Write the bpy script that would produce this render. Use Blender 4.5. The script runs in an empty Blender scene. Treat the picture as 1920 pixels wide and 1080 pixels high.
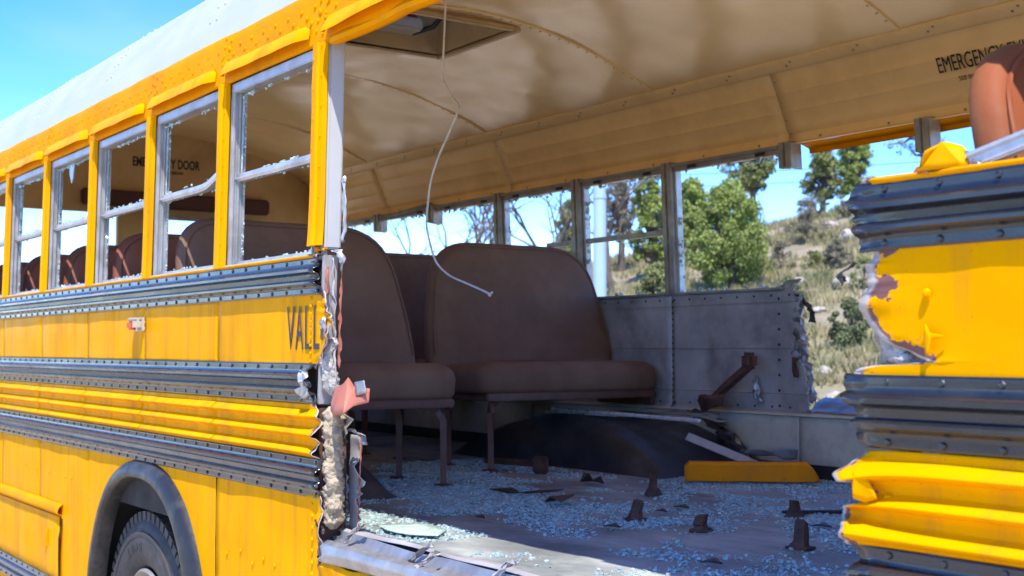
import bpy, bmesh, math, random
from mathutils import Vector, Matrix, noise, Euler
R = math.radians
rnd = random.Random(7)
scene = bpy.context.scene
COL = scene.collection

# ------------------------------------------------------------------ camera, sky, sun, exposure
cam_d = bpy.data.cameras.new('camera'); cam = bpy.data.objects.new('camera', cam_d); COL.objects.link(cam)
cam.location = (3.232, -1.595, 0.512)
cam.rotation_euler = Euler((R(90 + 2.703), 0, R(90 - 34.54)), 'XYZ')
cam_d.sensor_width = 36.0; cam_d.lens = 2436 / 1920 * 36.0
cam_d.clip_start = 0.05; cam_d.clip_end = 3000
cam_d.dof.use_dof = True; cam_d.dof.focus_distance = 3.3; cam_d.dof.aperture_fstop = 6.3
scene.camera = cam
SUN = Vector((0.44, -0.29, 1.0)).normalized()          # towards the sun
elev = math.asin(SUN.z)
w = bpy.data.worlds.new('World'); scene.world = w; w.use_nodes = True
nt = w.node_tree; nt.nodes.clear()
sky = nt.nodes.new('ShaderNodeTexSky'); sky.sky_type = 'NISHITA'; sky.sun_disc = False
sky.sun_elevation = elev; sky.sun_rotation = math.atan2(SUN.x, SUN.y)
sky.altitude = 2600; sky.air_density = 0.9; sky.dust_density = 0.0; sky.ozone_density = 3.0
bg = nt.nodes.new('ShaderNodeBackground'); bg.inputs[1].default_value = 0.15
wo = nt.nodes.new('ShaderNodeOutputWorld')
hs = nt.nodes.new('ShaderNodeHueSaturation'); hs.inputs['Saturation'].default_value = 1.32; hs.inputs['Hue'].default_value = 0.513; hs.inputs['Value'].default_value = 0.88; nt.links.new(sky.outputs[0], hs.inputs['Color']); tcw = nt.nodes.new('ShaderNodeTexCoord'); mw = nt.nodes.new('ShaderNodeMapping'); mw.inputs['Scale'].default_value = (1.0, 1.0, 3.5); nw = nt.nodes.new('ShaderNodeTexNoise'); nw.inputs['Scale'].default_value = 2.2; nw.inputs['Detail'].default_value = 7; nw.inputs['Distortion'].default_value = 0.6
rw = nt.nodes.new('ShaderNodeMapRange'); rw.inputs['From Min'].default_value = 0.48; rw.inputs['From Max'].default_value = 0.8; rw.inputs['To Max'].default_value = 0.28
mxw = nt.nodes.new('ShaderNodeMix'); mxw.data_type = 'RGBA'; mxw.inputs['B'].default_value = (1.9, 2.0, 2.1, 1)
nt.links.new(tcw.outputs['Generated'], mw.inputs[0]); nt.links.new(mw.outputs[0], nw.inputs['Vector']); nt.links.new(nw.outputs['Fac'], rw.inputs['Value'])
nt.links.new(rw.outputs[0], mxw.inputs['Factor']); nt.links.new(hs.outputs[0], mxw.inputs['A']); nt.links.new(mxw.outputs['Result'], bg.inputs[0]); nt.links.new(bg.outputs[0], wo.inputs[0])
sd = bpy.data.lights.new('sun', 'SUN'); sd.energy = 2.05; sd.angle = R(0.55); sd.color = (1.0, 0.94, 0.84)
so = bpy.data.objects.new('sun', sd); COL.objects.link(so)
so.rotation_euler = SUN.to_track_quat('Z', 'Y').to_euler(); so.location = (4, -4, 12)
scene.view_settings.view_transform = 'Standard'; scene.view_settings.look = 'None'
scene.view_settings.gamma = 1.0; scene.view_settings.exposure = 1.92
scene.render.engine = 'CYCLES'
scene.cycles.use_denoising = True
scene.cycles.max_bounces = 10; scene.cycles.diffuse_bounces = 6; scene.cycles.glossy_bounces = 5
scene.cycles.transmission_bounces = 6; scene.cycles.caustics_reflective = False; scene.cycles.caustics_refractive = False

# ------------------------------------------------------------------ materials
def pm(name, base, rough=0.5, metal=0.0, var=0.18, vscale=6.0, dirt=None, dscale=5.0, damt=0.45, streak=False,
       bump=0.0, bscale=40.0, coat=0.0, rvar=0.12, peel=None, scuff=None, trans=0.0, stretch=(1, 1, 1), spec=0.5):
    m = bpy.data.materials.new(name); m.use_nodes = True
    n = m.node_tree.nodes; L = m.node_tree.links
    b = n['Principled BSDF']
    tc = n.new('ShaderNodeTexCoord'); mp = n.new('ShaderNodeMapping'); mp.inputs['Scale'].default_value = stretch
    L.new(tc.outputs['Object'], mp.inputs[0])
    def nz(scale, detail=5, vec=None, rough_=0.6):
        t = n.new('ShaderNodeTexNoise'); t.inputs['Scale'].default_value = scale; t.inputs['Detail'].default_value = detail
        t.inputs['Roughness'].default_value = rough_
        L.new(vec or mp.outputs[0], t.inputs['Vector']); return t.outputs['Fac']
    def ramp(fac, a, c, lo=0.0, hi=1.0):
        r = n.new('ShaderNodeMapRange'); r.inputs['From Min'].default_value = a; r.inputs['From Max'].default_value = c
        r.inputs['To Min'].default_value = lo; r.inputs['To Max'].default_value = hi
        L.new(fac, r.inputs['Value']); return r.outputs[0]
    def mix(fac, a, c):
        x = n.new('ShaderNodeMix'); x.data_type = 'RGBA'
        if isinstance(fac, float): x.inputs['Factor'].default_value = fac
        else: L.new(fac, x.inputs['Factor'])
        for sock, v in ((x.inputs['A'], a), (x.inputs['B'], c)):
            if isinstance(v, (tuple, list)): sock.default_value = (*v[:3], 1)
            else: L.new(v, sock)
        return x.outputs['Result']
    lo = [max(0, c * (1 - var)) for c in base]; hi = [min(1, c * (1 + var)) for c in base]
    col = mix(ramp(nz(vscale), 0.3, 0.7), lo, hi)
    rg = ramp(nz(vscale * 2.3), 0.3, 0.7, max(0.03, rough - rvar), min(1, rough + rvar))
    if dirt:
        if streak:
            m2 = n.new('ShaderNodeMapping'); m2.inputs['Scale'].default_value = (9, 9, 0.7); L.new(tc.outputs['Object'], m2.inputs[0])
            f = ramp(nz(dscale, 6, m2.outputs[0]), 0.48, 0.75, 0, damt)
        else:
            f = ramp(nz(dscale, 8, None, 0.7), 0.47, 0.7, 0, damt)
        col = mix(f, col, dirt)
    if scuff:
        f = ramp(nz(90, 3), 0.68, 0.72, 0, 0.7)
        col = mix(f, col, scuff)
    if peel:
        at = n.new('ShaderNodeAttribute'); at.attribute_name = 'tear'
        ad = n.new('ShaderNodeMath'); ad.operation = 'MULTIPLY_ADD'
        L.new(nz(20, 5), ad.inputs[0]); ad.inputs[1].default_value = 2.2; L.new(at.outputs['Fac'], ad.inputs[2])
        f = ramp(ad.outputs[0], 1.76, 1.79)
        col = mix(f, col, peel)
        col = mix(ramp(at.outputs['Fac'], 0.80, 0.88), col, (0.42, 0.38, 0.36))
    L.new(col, b.inputs['Base Color']); L.new(rg, b.inputs['Roughness'])
    b.inputs['Metallic'].default_value = metal
    b.inputs['Coat Weight'].default_value = coat; b.inputs['Coat Roughness'].default_value = 0.12
    b.inputs['Transmission Weight'].default_value = trans
    b.inputs['Specular IOR Level'].default_value = spec
    if bump:
        bp = n.new('ShaderNodeBump'); bp.inputs['Strength'].default_value = bump; bp.inputs['Distance'].default_value = 0.01
        L.new(nz(bscale, 4), bp.inputs['Height']); L.new(bp.outputs[0], b.inputs['Normal'])
    return m

M = {}
M['yellow'] = pm('yellow_paint', (0.80, 0.345, 0.0002), 0.36, var=0.08, vscale=3, dirt=(0.44, 0.165, 0.02), dscale=1.6, damt=0.62, scuff=(0.50, 0.20, 0.02), streak=True, spec=0.01, bump=0.06, bscale=9, peel=(0.19, 0.095, 0.088))
M['yellow_faded'] = pm('faded_yellow_paint', (0.76, 0.29, 0.001), 0.5, spec=0.01, var=0.08, vscale=4, dirt=(0.40, 0.16, 0.02), dscale=3, damt=0.55, bump=0.08, bscale=12, peel=(0.19, 0.095, 0.088))
M['orange'] = pm('orange_yellow_paint', (0.86, 0.27, 0.006), 0.4, spec=0.1, var=0.08, vscale=6, dirt=(0.5, 0.2, 0.05), dscale=5, damt=0.4)
M['black'] = pm('black_rail_paint', (0.016, 0.017, 0.021), 0.24, var=0.3, vscale=7, dirt=(0.07, 0.068, 0.066), dscale=4, damt=0.3, coat=0.3, rvar=0.1, bump=0.08, bscale=14, stretch=(0.5, 1, 1))
M['rubber'] = pm('tyre_rubber', (0.032, 0.031, 0.031), 0.7, var=0.25, vscale=9, dirt=(0.11, 0.10, 0.085), dscale=6, damt=0.6, bump=0.2, bscale=120)
M['flare'] = pm('flare_rubber', (0.016, 0.016, 0.018), 0.48, var=0.3, vscale=8, dirt=(0.09, 0.082, 0.072), dscale=7, damt=0.7, bump=0.1, bscale=60)
M['white'] = pm('white_roof_paint', (0.50, 0.51, 0.52), 0.38, var=0.05, vscale=2, dirt=(0.55, 0.52, 0.47), dscale=2, damt=0.35, coat=0.1)
M['alu'] = pm('window_aluminium', (0.52, 0.53, 0.54), 0.42, 0.55, var=0.15, vscale=12, dirt=(0.30, 0.27, 0.23), dscale=9, damt=0.6, bump=0.08, bscale=60)
M['oldalu'] = pm('weathered_aluminium', (0.36, 0.34, 0.31), 0.5, 0.4, var=0.2, vscale=12, dirt=(0.20, 0.16, 0.11), dscale=9, damt=0.7, bump=0.1, bscale=60)
M['galv'] = pm('galvanized_sheet', (0.44, 0.42, 0.42), 0.45, 0.2, var=0.22, vscale=5, dirt=(0.12, 0.11, 0.11), dscale=3.2, damt=0.7, scuff=(0.5, 0.49, 0.5), bump=0.12, bscale=10)
M['bright'] = pm('bare_torn_metal', (0.36, 0.36, 0.37), 0.42, 0.6, var=0.25, vscale=14, dirt=(0.30, 0.27, 0.23), dscale=12, damt=0.6, bump=0.3, bscale=30)
M['silver'] = pm('silver_trim', (0.75, 0.76, 0.78), 0.3, 0.2, var=0.1, vscale=10)
M['cream'] = pm('cream_interior_paint', (0.95, 0.67, 0.30), 0.40, spec=0.25, var=0.06, vscale=2.5, dirt=(0.62, 0.36, 0.12), dscale=3, damt=0.35, bump=0.05, bscale=6)
M['ceil'] = pm('ceiling_paint', (0.86, 0.62, 0.29), 0.20, spec=0.35, var=0.05, vscale=2.2, dirt=(0.62, 0.42, 0.19), dscale=2.6, damt=0.35, bump=0.10, bscale=4.5, rvar=0.06)
M['rearcream'] = pm('darker_cream_paint', (0.55, 0.39, 0.19), 0.45, spec=0.25, var=0.1, vscale=2.5, dirt=(0.32, 0.2, 0.09), dscale=3, damt=0.5)  # darker cream for the rear wall, hatch frame and shaft
M['kick'] = pm('pale_kick_panel_paint', (0.62, 0.57, 0.46), 0.5, var=0.08, vscale=3, dirt=(0.28, 0.22, 0.14), dscale=6, damt=0.6)
M['vinyl'] = pm('brown_seat_vinyl', (0.19, 0.104, 0.068), 0.7, spec=0.25, var=0.18, vscale=3, dirt=(0.27, 0.17, 0.115), dscale=2.2, damt=0.6, bump=0.22, bscale=16)
M['suntintbrown'] = pm('sun_tinted_brown_vinyl', (0.27, 0.095, 0.055), 0.6, spec=0.25, var=0.18, vscale=3, dirt=(0.3, 0.15, 0.09), dscale=2.5, damt=0.5, bump=0.2, bscale=16)  # same seat vinyl with the sun's reddish tint put into its colour
M['suntintred'] = pm('sun_tinted_red_vinyl', (0.27, 0.075, 0.028), 0.6, spec=0.2, var=0.15, vscale=4, dirt=(0.25, 0.16, 0.06), dscale=3.5, damt=0.6, bump=0.05, bscale=220)  # brown seat vinyl with sunlit orange put into the base colour
M['leg'] = pm('brown_seat_frame_paint', (0.13, 0.052, 0.036), 0.5, var=0.2, vscale=20, dirt=(0.16, 0.07, 0.04), dscale=14, damt=0.6)
M['rust'] = pm('rusty_steel', (0.085, 0.042, 0.030), 0.72, var=0.35, vscale=30, dirt=(0.20, 0.075, 0.03), dscale=22, damt=0.8, bump=0.35, bscale=80)
M['floor'] = pm('worn_floor_covering', (0.23, 0.25, 0.24), 0.55, var=0.5, vscale=2.2, dirt=(0.50, 0.52, 0.48), dscale=2.4, damt=0.85, bump=0.2, bscale=60, stretch=(1, 1.7, 1))
M['wheelhouse'] = pm('black_wheelhouse_rubber', (0.032, 0.032, 0.036), 0.42, var=0.3, vscale=6, dirt=(0.12, 0.12, 0.125), dscale=4, damt=0.5, bump=0.1, bscale=50)
M['primer'] = pm('red_primer', (0.42, 0.13, 0.085), 0.6, var=0.15, vscale=10, dirt=(0.30, 0.16, 0.12), dscale=12, damt=0.5, scuff=(0.6, 0.55, 0.5), bump=0.15, bscale=25)
M['insul'] = pm('glass_wool', (0.46, 0.38, 0.27), 0.95, var=0.25, vscale=18, dirt=(0.20, 0.13, 0.07), dscale=14, damt=0.8, bump=0.9, bscale=70)
M['insulw'] = pm('white_wool_tuft', (0.45, 0.43, 0.40), 0.95, var=0.15, vscale=18, dirt=(0.25, 0.21, 0.17), dscale=16, damt=0.6, bump=0.9, bscale=70)
M['letter'] = pm('black_lettering', (0.018, 0.017, 0.015), 0.5, var=0.2, vscale=30)
M['dark'] = pm('dark_underbody', (0.012, 0.012, 0.012), 0.8)
M['wirewhite'] = pm('white_wire_sleeve', (0.72, 0.68, 0.64), 0.45, var=0.15, vscale=20, dirt=(0.4, 0.3, 0.24), dscale=18, damt=0.6)
M['cable'] = pm('grey_brown_cable', (0.22, 0.19, 0.15), 0.6)
M['plastic'] = pm('lamp_housing_plastic', (0.48, 0.43, 0.34), 0.5, var=0.1, spec=0.2)
M['lens'] = pm('amber_lens', (0.62, 0.07, 0.003), 0.4, spec=0.1, var=0.2, vscale=40)
M['maroon'] = pm('maroon_padding', (0.075, 0.022, 0.016), 0.5)
M['red'] = pm('red_handle', (0.35, 0.02, 0.02), 0.4)
M['crumb'] = pm('tempered_glass_crumbs', (0.60, 0.80, 0.81), 0.10, var=0.3, vscale=25, trans=0.3, rvar=0.05)
M['crazed'] = pm('crazed_green_glass', (0.50, 0.66, 0.58), 0.3, var=0.25, vscale=40, bump=0.6, bscale=140)
M['scrap'] = pm('dark_plastic_scrap', (0.03, 0.028, 0.027), 0.5, var=0.3, vscale=20)
M['ground'] = pm('dry_ground', (0.26, 0.215, 0.14), 0.95, var=0.35, vscale=0.6, dirt=(0.13, 0.14, 0.06), dscale=0.9, damt=0.95, bump=0.8, bscale=3)
M['bounce_gravel'] = pm('pale_bounce_gravel', (0.58, 0.50, 0.38), 0.95, var=0.2, vscale=1.2, dirt=(0.42, 0.35, 0.26), dscale=1.5, damt=0.7, bump=0.8, bscale=30)  # pale tone of the disc added for bounce light
M['drygrass'] = pm('dry_grass', (0.29, 0.25, 0.12), 0.85, var=0.4, vscale=0.8, dirt=(0.15, 0.19, 0.06), dscale=0.7, damt=0.95)
M['rock'] = pm('pale_rock', (0.44, 0.38, 0.33), 0.9, var=0.25, vscale=3, dirt=(0.24, 0.2, 0.17), dscale=3, damt=0.6, bump=0.6, bscale=5)
M['bark'] = pm('grey_bark', (0.13, 0.10, 0.08), 0.9, var=0.3, vscale=4)
M['leafA'] = pm('bright_juniper_leaves', (0.20, 0.25, 0.045), 0.6, var=0.45, vscale=1.6)
M['leafB'] = pm('olive_oak_leaves', (0.17, 0.19, 0.05), 0.6, var=0.45, vscale=1.4)
M['leafC'] = pm('dull_scrub_leaves', (0.12, 0.14, 0.05), 0.65, var=0.4, vscale=1.6)
M['leafD'] = pm('grey_twiggy_leaves', (0.20, 0.18, 0.115), 0.7, var=0.4, vscale=1.6)
M['pole'] = pm('pale_blue_pole_paint', (0.34, 0.47, 0.56), 0.5, var=0.08, vscale=2)
M['cablefar'] = pm('power_cable', (0.10, 0.14, 0.18), 0.6)

# ------------------------------------------------------------------ mesh helpers
def nz3(x, y, z): return noise.noise(Vector((x, y, z)))
def mk(name, V, F, mat, parent=None, smooth=True, ang=35, attr=None, loc=None):
    me = bpy.data.meshes.new(name); me.from_pydata([tuple(v) for v in V], [], F); me.validate(); me.update()
    if smooth:
        me.shade_smooth(); me.set_sharp_from_angle(angle=R(ang))
    if attr:
        a = me.attributes.new('tear', 'FLOAT', 'POINT'); a.data.foreach_set('value', attr)
    if isinstance(mat, str): mat = M[mat]
    me.materials.append(mat)
    o = bpy.data.objects.new(name, me); COL.objects.link(o)
    if loc: o.location = loc
    if parent: par(o, parent)
    return o
def par(o, p):
    o.parent = p
    q = p; T = Matrix()
    while q: T = q.matrix_basis.inverted() @ T if False else T; q = None
    if p in BUSFAM: o.matrix_parent_inverse = BUSINV if p is BUS else Matrix()
BUSFAM = set(); BUS = None; BUSINV = Matrix()
def tag(o, label=None, cat=None, group=None, kind=None):
    if label: o['label'] = label
    if cat: o['category'] = cat
    if group: o['group'] = group
    if kind: o['kind'] = kind
    return o
class MB:
    def __init__(s): s.V = []; s.F = []
    def add(s, V, F):
        n = len(s.V); s.V += [Vector(v) for v in V]; s.F += [tuple(i + n for i in f) for f in F]; return s
    def box(s, x0, x1, y0, y1, z0, z1, bev=0.0):
        if bev <= 0:
            V = [(x, y, z) for x in (x0, x1) for y in (y0, y1) for z in (z0, z1)]
            return s.add(V, [(0, 1, 3, 2), (4, 6, 7, 5), (0, 4, 5, 1), (2, 3, 7, 6), (0, 2, 6, 4), (1, 5, 7, 3)])
        bm = bmesh.new(); bmesh.ops.create_cube(bm, size=1)
        for v in bm.verts: v.co = Vector(((x0 + x1) / 2 + v.co.x * (x1 - x0), (y0 + y1) / 2 + v.co.y * (y1 - y0), (z0 + z1) / 2 + v.co.z * (z1 - z0)))
        bmesh.ops.bevel(bm, geom=bm.edges[:], offset=bev, segments=2, affect='EDGES')
        bm.verts.index_update()
        s.add([v.co.copy() for v in bm.verts], [tuple(v.index for v in f.verts) for f in bm.faces]); bm.free(); return s
    def xf(s, mtx, start=0):
        for i in range(start, len(s.V)): s.V[i] = mtx @ s.V[i]
        return s
    def tube(s, pts, r, n=8, cap=True, sq=False):
        pts = [Vector(p) for p in pts]; rings = []
        up = Vector((0.13, 0.21, 0.97))
        for i, p in enumerate(pts):
            t = (pts[min(i + 1, len(pts) - 1)] - pts[max(i - 1, 0)]).normalized()
            a = t.cross(up)
            if a.length < 1e-3: a = t.cross(Vector((1, 0, 0)))
            a.normalize(); b = t.cross(a)
            rr = r[i] if isinstance(r, (list, tuple)) else r
            ring = []
            for k in range(n):
                th = 2 * math.pi * (k + 0.5) / n
                ring.append(p + (a * math.cos(th) + b * math.sin(th)) * rr)
            rings.append(ring)
        base = len(s.V)
        for g in rings: s.V += g
        for i in range(len(rings) - 1):
            for k in range(n):
                a0 = base + i * n + k; a1 = base + i * n + (k + 1) % n
                s.F.append((a0, a1, a1 + n, a0 + n))
        if cap:
            s.F.append(tuple(base + k for k in range(n))[::-1]); e = base + (len(rings) - 1) * n
            s.F.append(tuple(e + k for k in range(n)))
        return s
    def rivet(s, p, nrm, r=0.006, h=0.004):
        p = Vector(p); nrm = Vector(nrm).normalized(); a = nrm.orthogonal().normalized(); b = nrm.cross(a)
        n = len(s.V)
        for rr, hh in ((1, 0), (0.72, 0.7)):
            for k in range(7):
                t = 2 * math.pi * k / 7; s.V.append(p + (a * math.cos(t) + b * math.sin(t)) * r * rr + nrm * h * hh)
        s.V.append(p + nrm * h)
        for k in range(7):
            k2 = (k + 1) % 7
            s.F.append((n + k, n + k2, n + 7 + k2, n + 7 + k)); s.F.append((n + 7 + k, n + 7 + k2, n + 14))
        return s
    def build(s, name, mat, parent=None, smooth=True, ang=35, loc=None):
        return mk(name, s.V, s.F, mat, parent, smooth, ang, None, loc)
def densify(prof, step):
    out = [prof[0]]
    for a, b in zip(prof, prof[1:]):
        L = math.dist(a, b); n = max(1, int(math.ceil(L / step)))
        for k in range(1, n + 1): out.append(tuple(a[i] + (b[i] - a[i]) * k / n for i in range(len(a))))
    return out
def lerpf(tab):
    tab = sorted(tab)
    def f(z):
        if z <= tab[0][0]: return tab[0][1]
        for (a, va), (b, vb) in zip(tab, tab[1:]):
            if z <= b: return va + (vb - va) * (z - a) / (b - a)
        return tab[-1][1]
    return f
def _h(i, seed):
    v = math.sin(i * 127.1 + seed * 311.7) * 43758.5453; return (v - math.floor(v)) * 2 - 1
def jag(z, seed, amp):
    o = 0.0
    for f, a in ((26, 0.7), (63, 0.55), (150, 0.4)):
        t = z * f + 1.5 * nz3(z * f * 0.31, seed, f); k = math.floor(t); u = t - k; o += a * (_h(k, seed + f) * (1 - u) + _h(k + 1, seed + f) * u)
    return amp * o
def side(z):                                   # outer skin y at height z (tumblehome above the sill)
    return 0.0 if z < 0.78 else (z - 0.78) * 0.018
def sheet(name, prof, x0, x1, parent, mat, step=0.02, dx=0.05, tearL=None, tearR=None, dent=0.0018, seed=0, curl=0.0, thick=0.0016, out=-1, dfun=None, peelw=0.03):
    """A sheet-metal skin: profile (y,z) swept along x; torn ends follow tearL/tearR(z)."""
    P = densify(prof, step)
    nx = max(2, int((x1 - x0) / dx))
    us = [i / nx for i in range(nx + 1)]
    if tearR: us = sorted(set(us + [1 - 0.5 ** k * 0.5 / 1.0 for k in range(1, 6)] + [1 - t * 0.03 / max(0.1, x1 - x0) for t in (1, 2, 3, 4, 5)]))
    if tearL: us = sorted(set(us + [0.5 ** k * 0.5 for k in range(1, 6)] + [t * 0.03 / max(0.1, x1 - x0) for t in (1, 2, 3, 4, 5)]))
    us = [u for u in us if 0 <= u <= 1]
    V = []; A = []; F = []
    for (y, z) in P:
        a = tearL(z) if tearL else x0; b = tearR(z) if tearR else x1
        for u in us:
            x = a + (b - a) * u
            d = 9.0
            if tearR: d = min(d, b - x)
            if tearL: d = min(d, x - a)
            yy = y + dent * (nz3(x * 3.1, z * 5 + seed, seed) + 0.5 * nz3(x * 9, z * 12, seed + 5))
            e = math.exp(-d / 0.025) if d < 0.4 else 0.0
            yy += out * curl * e * (0.2 + 1.0 * nz3(z * 18, seed + 11, x * 6) + 1.6 * jag(z, seed + 5, 0.5)) + e * 0.006 * nz3(z * 60, x * 50, seed)
            zz = z + e * 0.006 * nz3(z * 14, seed + 2, 1)
            if dfun: x, yy, zz = dfun(x, yy, zz)
            V.append((x, yy, zz)); A.append(math.exp(-d / peelw) if d < 0.35 else 0.0)
    n = len(us)
    for j in range(len(P) - 1):
        for i in range(n - 1):
            f = (j * n + i, j * n + i + 1, (j + 1) * n + i + 1, (j + 1) * n + i)
            F.append(f if out > 0 else f[::-1])
    o = mk(name, V, F, mat, parent, True, 40, A)
    if thick:
        md = o.modifiers.new('thickness', 'SOLIDIFY'); md.thickness = thick; md.offset = -1
    return o
def text_mesh(body, height, xs, mat, name, parent, M4, bold=0.012):
    cu = bpy.data.curves.new(name, 'FONT'); cu.body = body; cu.size = 1.0; cu.offset = bold; cu.extrude = 0.004
    cu.resolution_u = 3
    t = bpy.data.objects.new(name + '_curve', cu); COL.objects.link(t)
    dg = bpy.context.evaluated_depsgraph_get(); me = bpy.data.meshes.new_from_object(t.evaluated_get(dg))
    bpy.data.objects.remove(t); bpy.data.curves.remove(cu)
    vs = [v.co for v in me.vertices]; x0 = min(v.x for v in vs); x1 = max(v.x for v in vs); y0 = min(v.y for v in vs); y1 = max(v.y for v in vs)
    for v in me.vertices:
        v.co = M4 @ Vector(((v.co.x - x0) / (x1 - x0) * xs, (v.co.y - y0) / (y1 - y0) * height, v.co.z * 0.12))
    me.materials.clear(); me.materials.append(M[mat])
    o = bpy.data.objects.new(name, me); COL.objects.link(o); par(o, parent); return o

# ------------------------------------------------------------------ terrain
CX, CY = 3.232, -1.595
def dr(x, y):
    a, b = x - CX, y - CY
    return -0.8238 * a + 0.5670 * b, 0.5670 * a + 0.8238 * b
def sm(t): t = max(0.0, min(1.0, t)); return t * t * (3 - 2 * t)
GZ = -1.02
def terr(x, y):
    d, r = dr(x, y)
    crest = max(1.3, min(6.4, 3.45 + 0.235 * r * 35 / max(d, 20)))
    t = max(0.0, min(1.0, (d - 11.0) / 25.0))
    h = crest * (0.82 * t + 0.18 * sm(t))
    far = sm((d - 11) / 8)
    h += far * (0.22 * nz3(x * 0.3, y * 0.3, 1) + 0.09 * nz3(x * 1.1, y * 1.1, 4))
    return GZ + max(h, 0) + 0.015 * nz3(x * 2, y * 2, 0)
V = []; F = []; NA = 150
rads = [0.0] + [1.2 * 1.075 ** k for k in range(90)]
for ri in rads:
    for k in range(NA):
        a = 2 * math.pi * k / NA; x = CX + ri * math.cos(a); y = CY + ri * math.sin(a); V.append((x, y, terr(x, y)))
for i in range(len(rads) - 1):
    for k in range(NA):
        F.append((i * NA + k, (i + 1) * NA + k, (i + 1) * NA + (k + 1) % NA, i * NA + (k + 1) % NA))
tag(mk('ground', V, F, 'ground', None, True, 180), 'dry tan hillside and ground around the wrecked bus', kind='structure')

V = [(0, 0.5, GZ + 0.024)]; F = []; NA = 72
for ri in (3.0, 6.0, 9.0, 11.5):
    for k in range(NA):
        a = 2 * math.pi * k / NA; q = ri * (1 + 0.05 * nz3(math.cos(a) * 2, math.sin(a) * 2, 3)); x, y = q * math.cos(a) * 1.25, 0.5 + q * math.sin(a); V.append((x, y, max(GZ, terr(x, y)) + 0.02))
for k in range(NA): F.append((0, 1 + k, 1 + (k + 1) % NA))
for i in range(3):
    for k in range(NA): F.append((1 + i * NA + k, 1 + (i + 1) * NA + k, 1 + (i + 1) * NA + (k + 1) % NA, 1 + i * NA + (k + 1) % NA))
tag(mk('added_bounce_yard', V, F, 'bounce_gravel', None, True, 180), 'pale yard added under the bus to bounce light into it', kind='structure')  # disc added to throw warm bounce light onto the ceiling

# ------------------------------------------------------------------ the bus body
BUS = bpy.data.objects.new('school_bus', None); COL.objects.link(BUS)
BUS.location = (-1.5, 1.22, GZ)
BUSINV = Matrix.Translation(Vector((1.5, -1.22, -GZ))); BUSFAM.add(BUS)
tag(BUS, 'wrecked yellow school bus with a large hole torn in its side', 'bus')
XR, XF = -4.85, 4.7                           # rear and front ends
P0 = -0.055; PITCH = 0.703
posts = [P0 - PITCH * k for k in range(7)]
HL, HR = 1.852, XF

# --- torn edge of the rear part (right end), by height
tearA = lerpf([(-0.75, -0.01), (-0.1, 0.0), (0.1, 0.005), (0.22, 0.0), (0.34, -0.012), (0.37, -0.03), (0.41, -0.06), (0.455, -0.075), (0.47, -0.03), (0.50, 0.02), (0.55, 0.045), (0.60, 0.045), (0.64, 0.022), (0.668, 0.0), (0.70, -0.02), (0.72, -0.012), (0.74, -0.022), (0.77, -0.012)])
def tA(seed, amp): return lambda z: tearA(z) + jag(z, seed, amp)
tearB = lerpf([(-0.7, 1.84), (0.10, 1.85), (0.20, 1.862), (0.215, 1.848), (0.25, 1.832), (0.268, 1.838), (0.283, 1.885), (0.315, 1.895), (0.328, 1.862), (0.342, 1.845), (0.36, 1.875), (0.375, 1.86), (0.40, 1.868), (0.43, 1.862), (0.455, 1.85), (0.468, 1.846), (0.48, 1.856), (0.486, 1.875), (0.490, 1.935), (0.4925, 2.012), (0.503, 1.965), (0.525, 1.912), (0.545, 1.886), (0.565, 1.872), (0.60, 1.879), (0.64, 1.889), (0.66, 1.893), (0.675, 1.885), (0.70, 1.868), (0.72, 1.873), (0.74, 1.868), (0.77, 1.878)])
def tB(seed, amp): return lambda z: tearB(z) + jag(z, seed, amp)

def rail_prof(zt, zb):
    h = zt - zb
    s = [(0.0, -0.004), (0.20, -0.004), (0.24, -0.006), (0.28, -0.017), (0.32, -0.022), (0.39, -0.022), (0.43, -0.016), (0.46, -0.007), (0.58, -0.006), (0.61, -0.015), (0.65, -0.021), (0.71, -0.021), (0.75, -0.015), (0.785, -0.005), (0.80, -0.004), (1.0, -0.004)]
    return [(y, zt - t * h) for t, y in s]
def rib_prof(zt, zb, n=3):
    h = (zt - zb) / n; o = []
    for k in range(n):
        z = zt - k * h
        o += [(-0.003, z - 0.001), (-0.004, z - 0.30 * h), (-0.007, z - 0.36 * h), (-0.021, z - 0.60 * h), (-0.024, z - 0.68 * h), (-0.021, z - 0.76 * h), (-0.006, z - 0.88 * h)]
    o.append((-0.003, zb + 0.001)); return o
RAILS = [(0.768, 0.664), (0.473, 0.361), (0.212, 0.103), (-0.482, -0.585)]
for i, (zt, zb) in enumerate(RAILS):
    o = sheet('rub_rail', rail_prof(zt, zb), XR, 0.0, BUS, 'black', 0.006, 0.12, tearR=tA(20 + i, 0.012), dent=0.0015, seed=3 + i, curl=0.006, thick=0.0022)
    mb = MB()
    for k in range(48):
        x = -0.03 - 0.1 * k
        for zz in (zt - 0.011, zb + 0.010): mb.rivet((x, -0.0045, zz), (0, -1, 0), 0.0065, 0.004)
    tag(mb.build('rivets', 'black', BUS), kind='stuff')
    sheet('rub_rail', rail_prof(zt, zb), HL, HR, BUS, 'black', 0.006, 0.12, tearL=tB(30 + i, 0.014), dent=0.002, seed=8 + i, curl=0.008, thick=0.0022)
    mb = MB()
    for k in range(28):
        x = 1.925 + 0.1 * k
        for zz in (zt - 0.011, zb + 0.010): mb.rivet((x, -0.0045, zz), (0, -1, 0), 0.0065, 0.004)
    tag(mb.build('rivets', 'black', BUS), kind='stuff')
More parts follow.
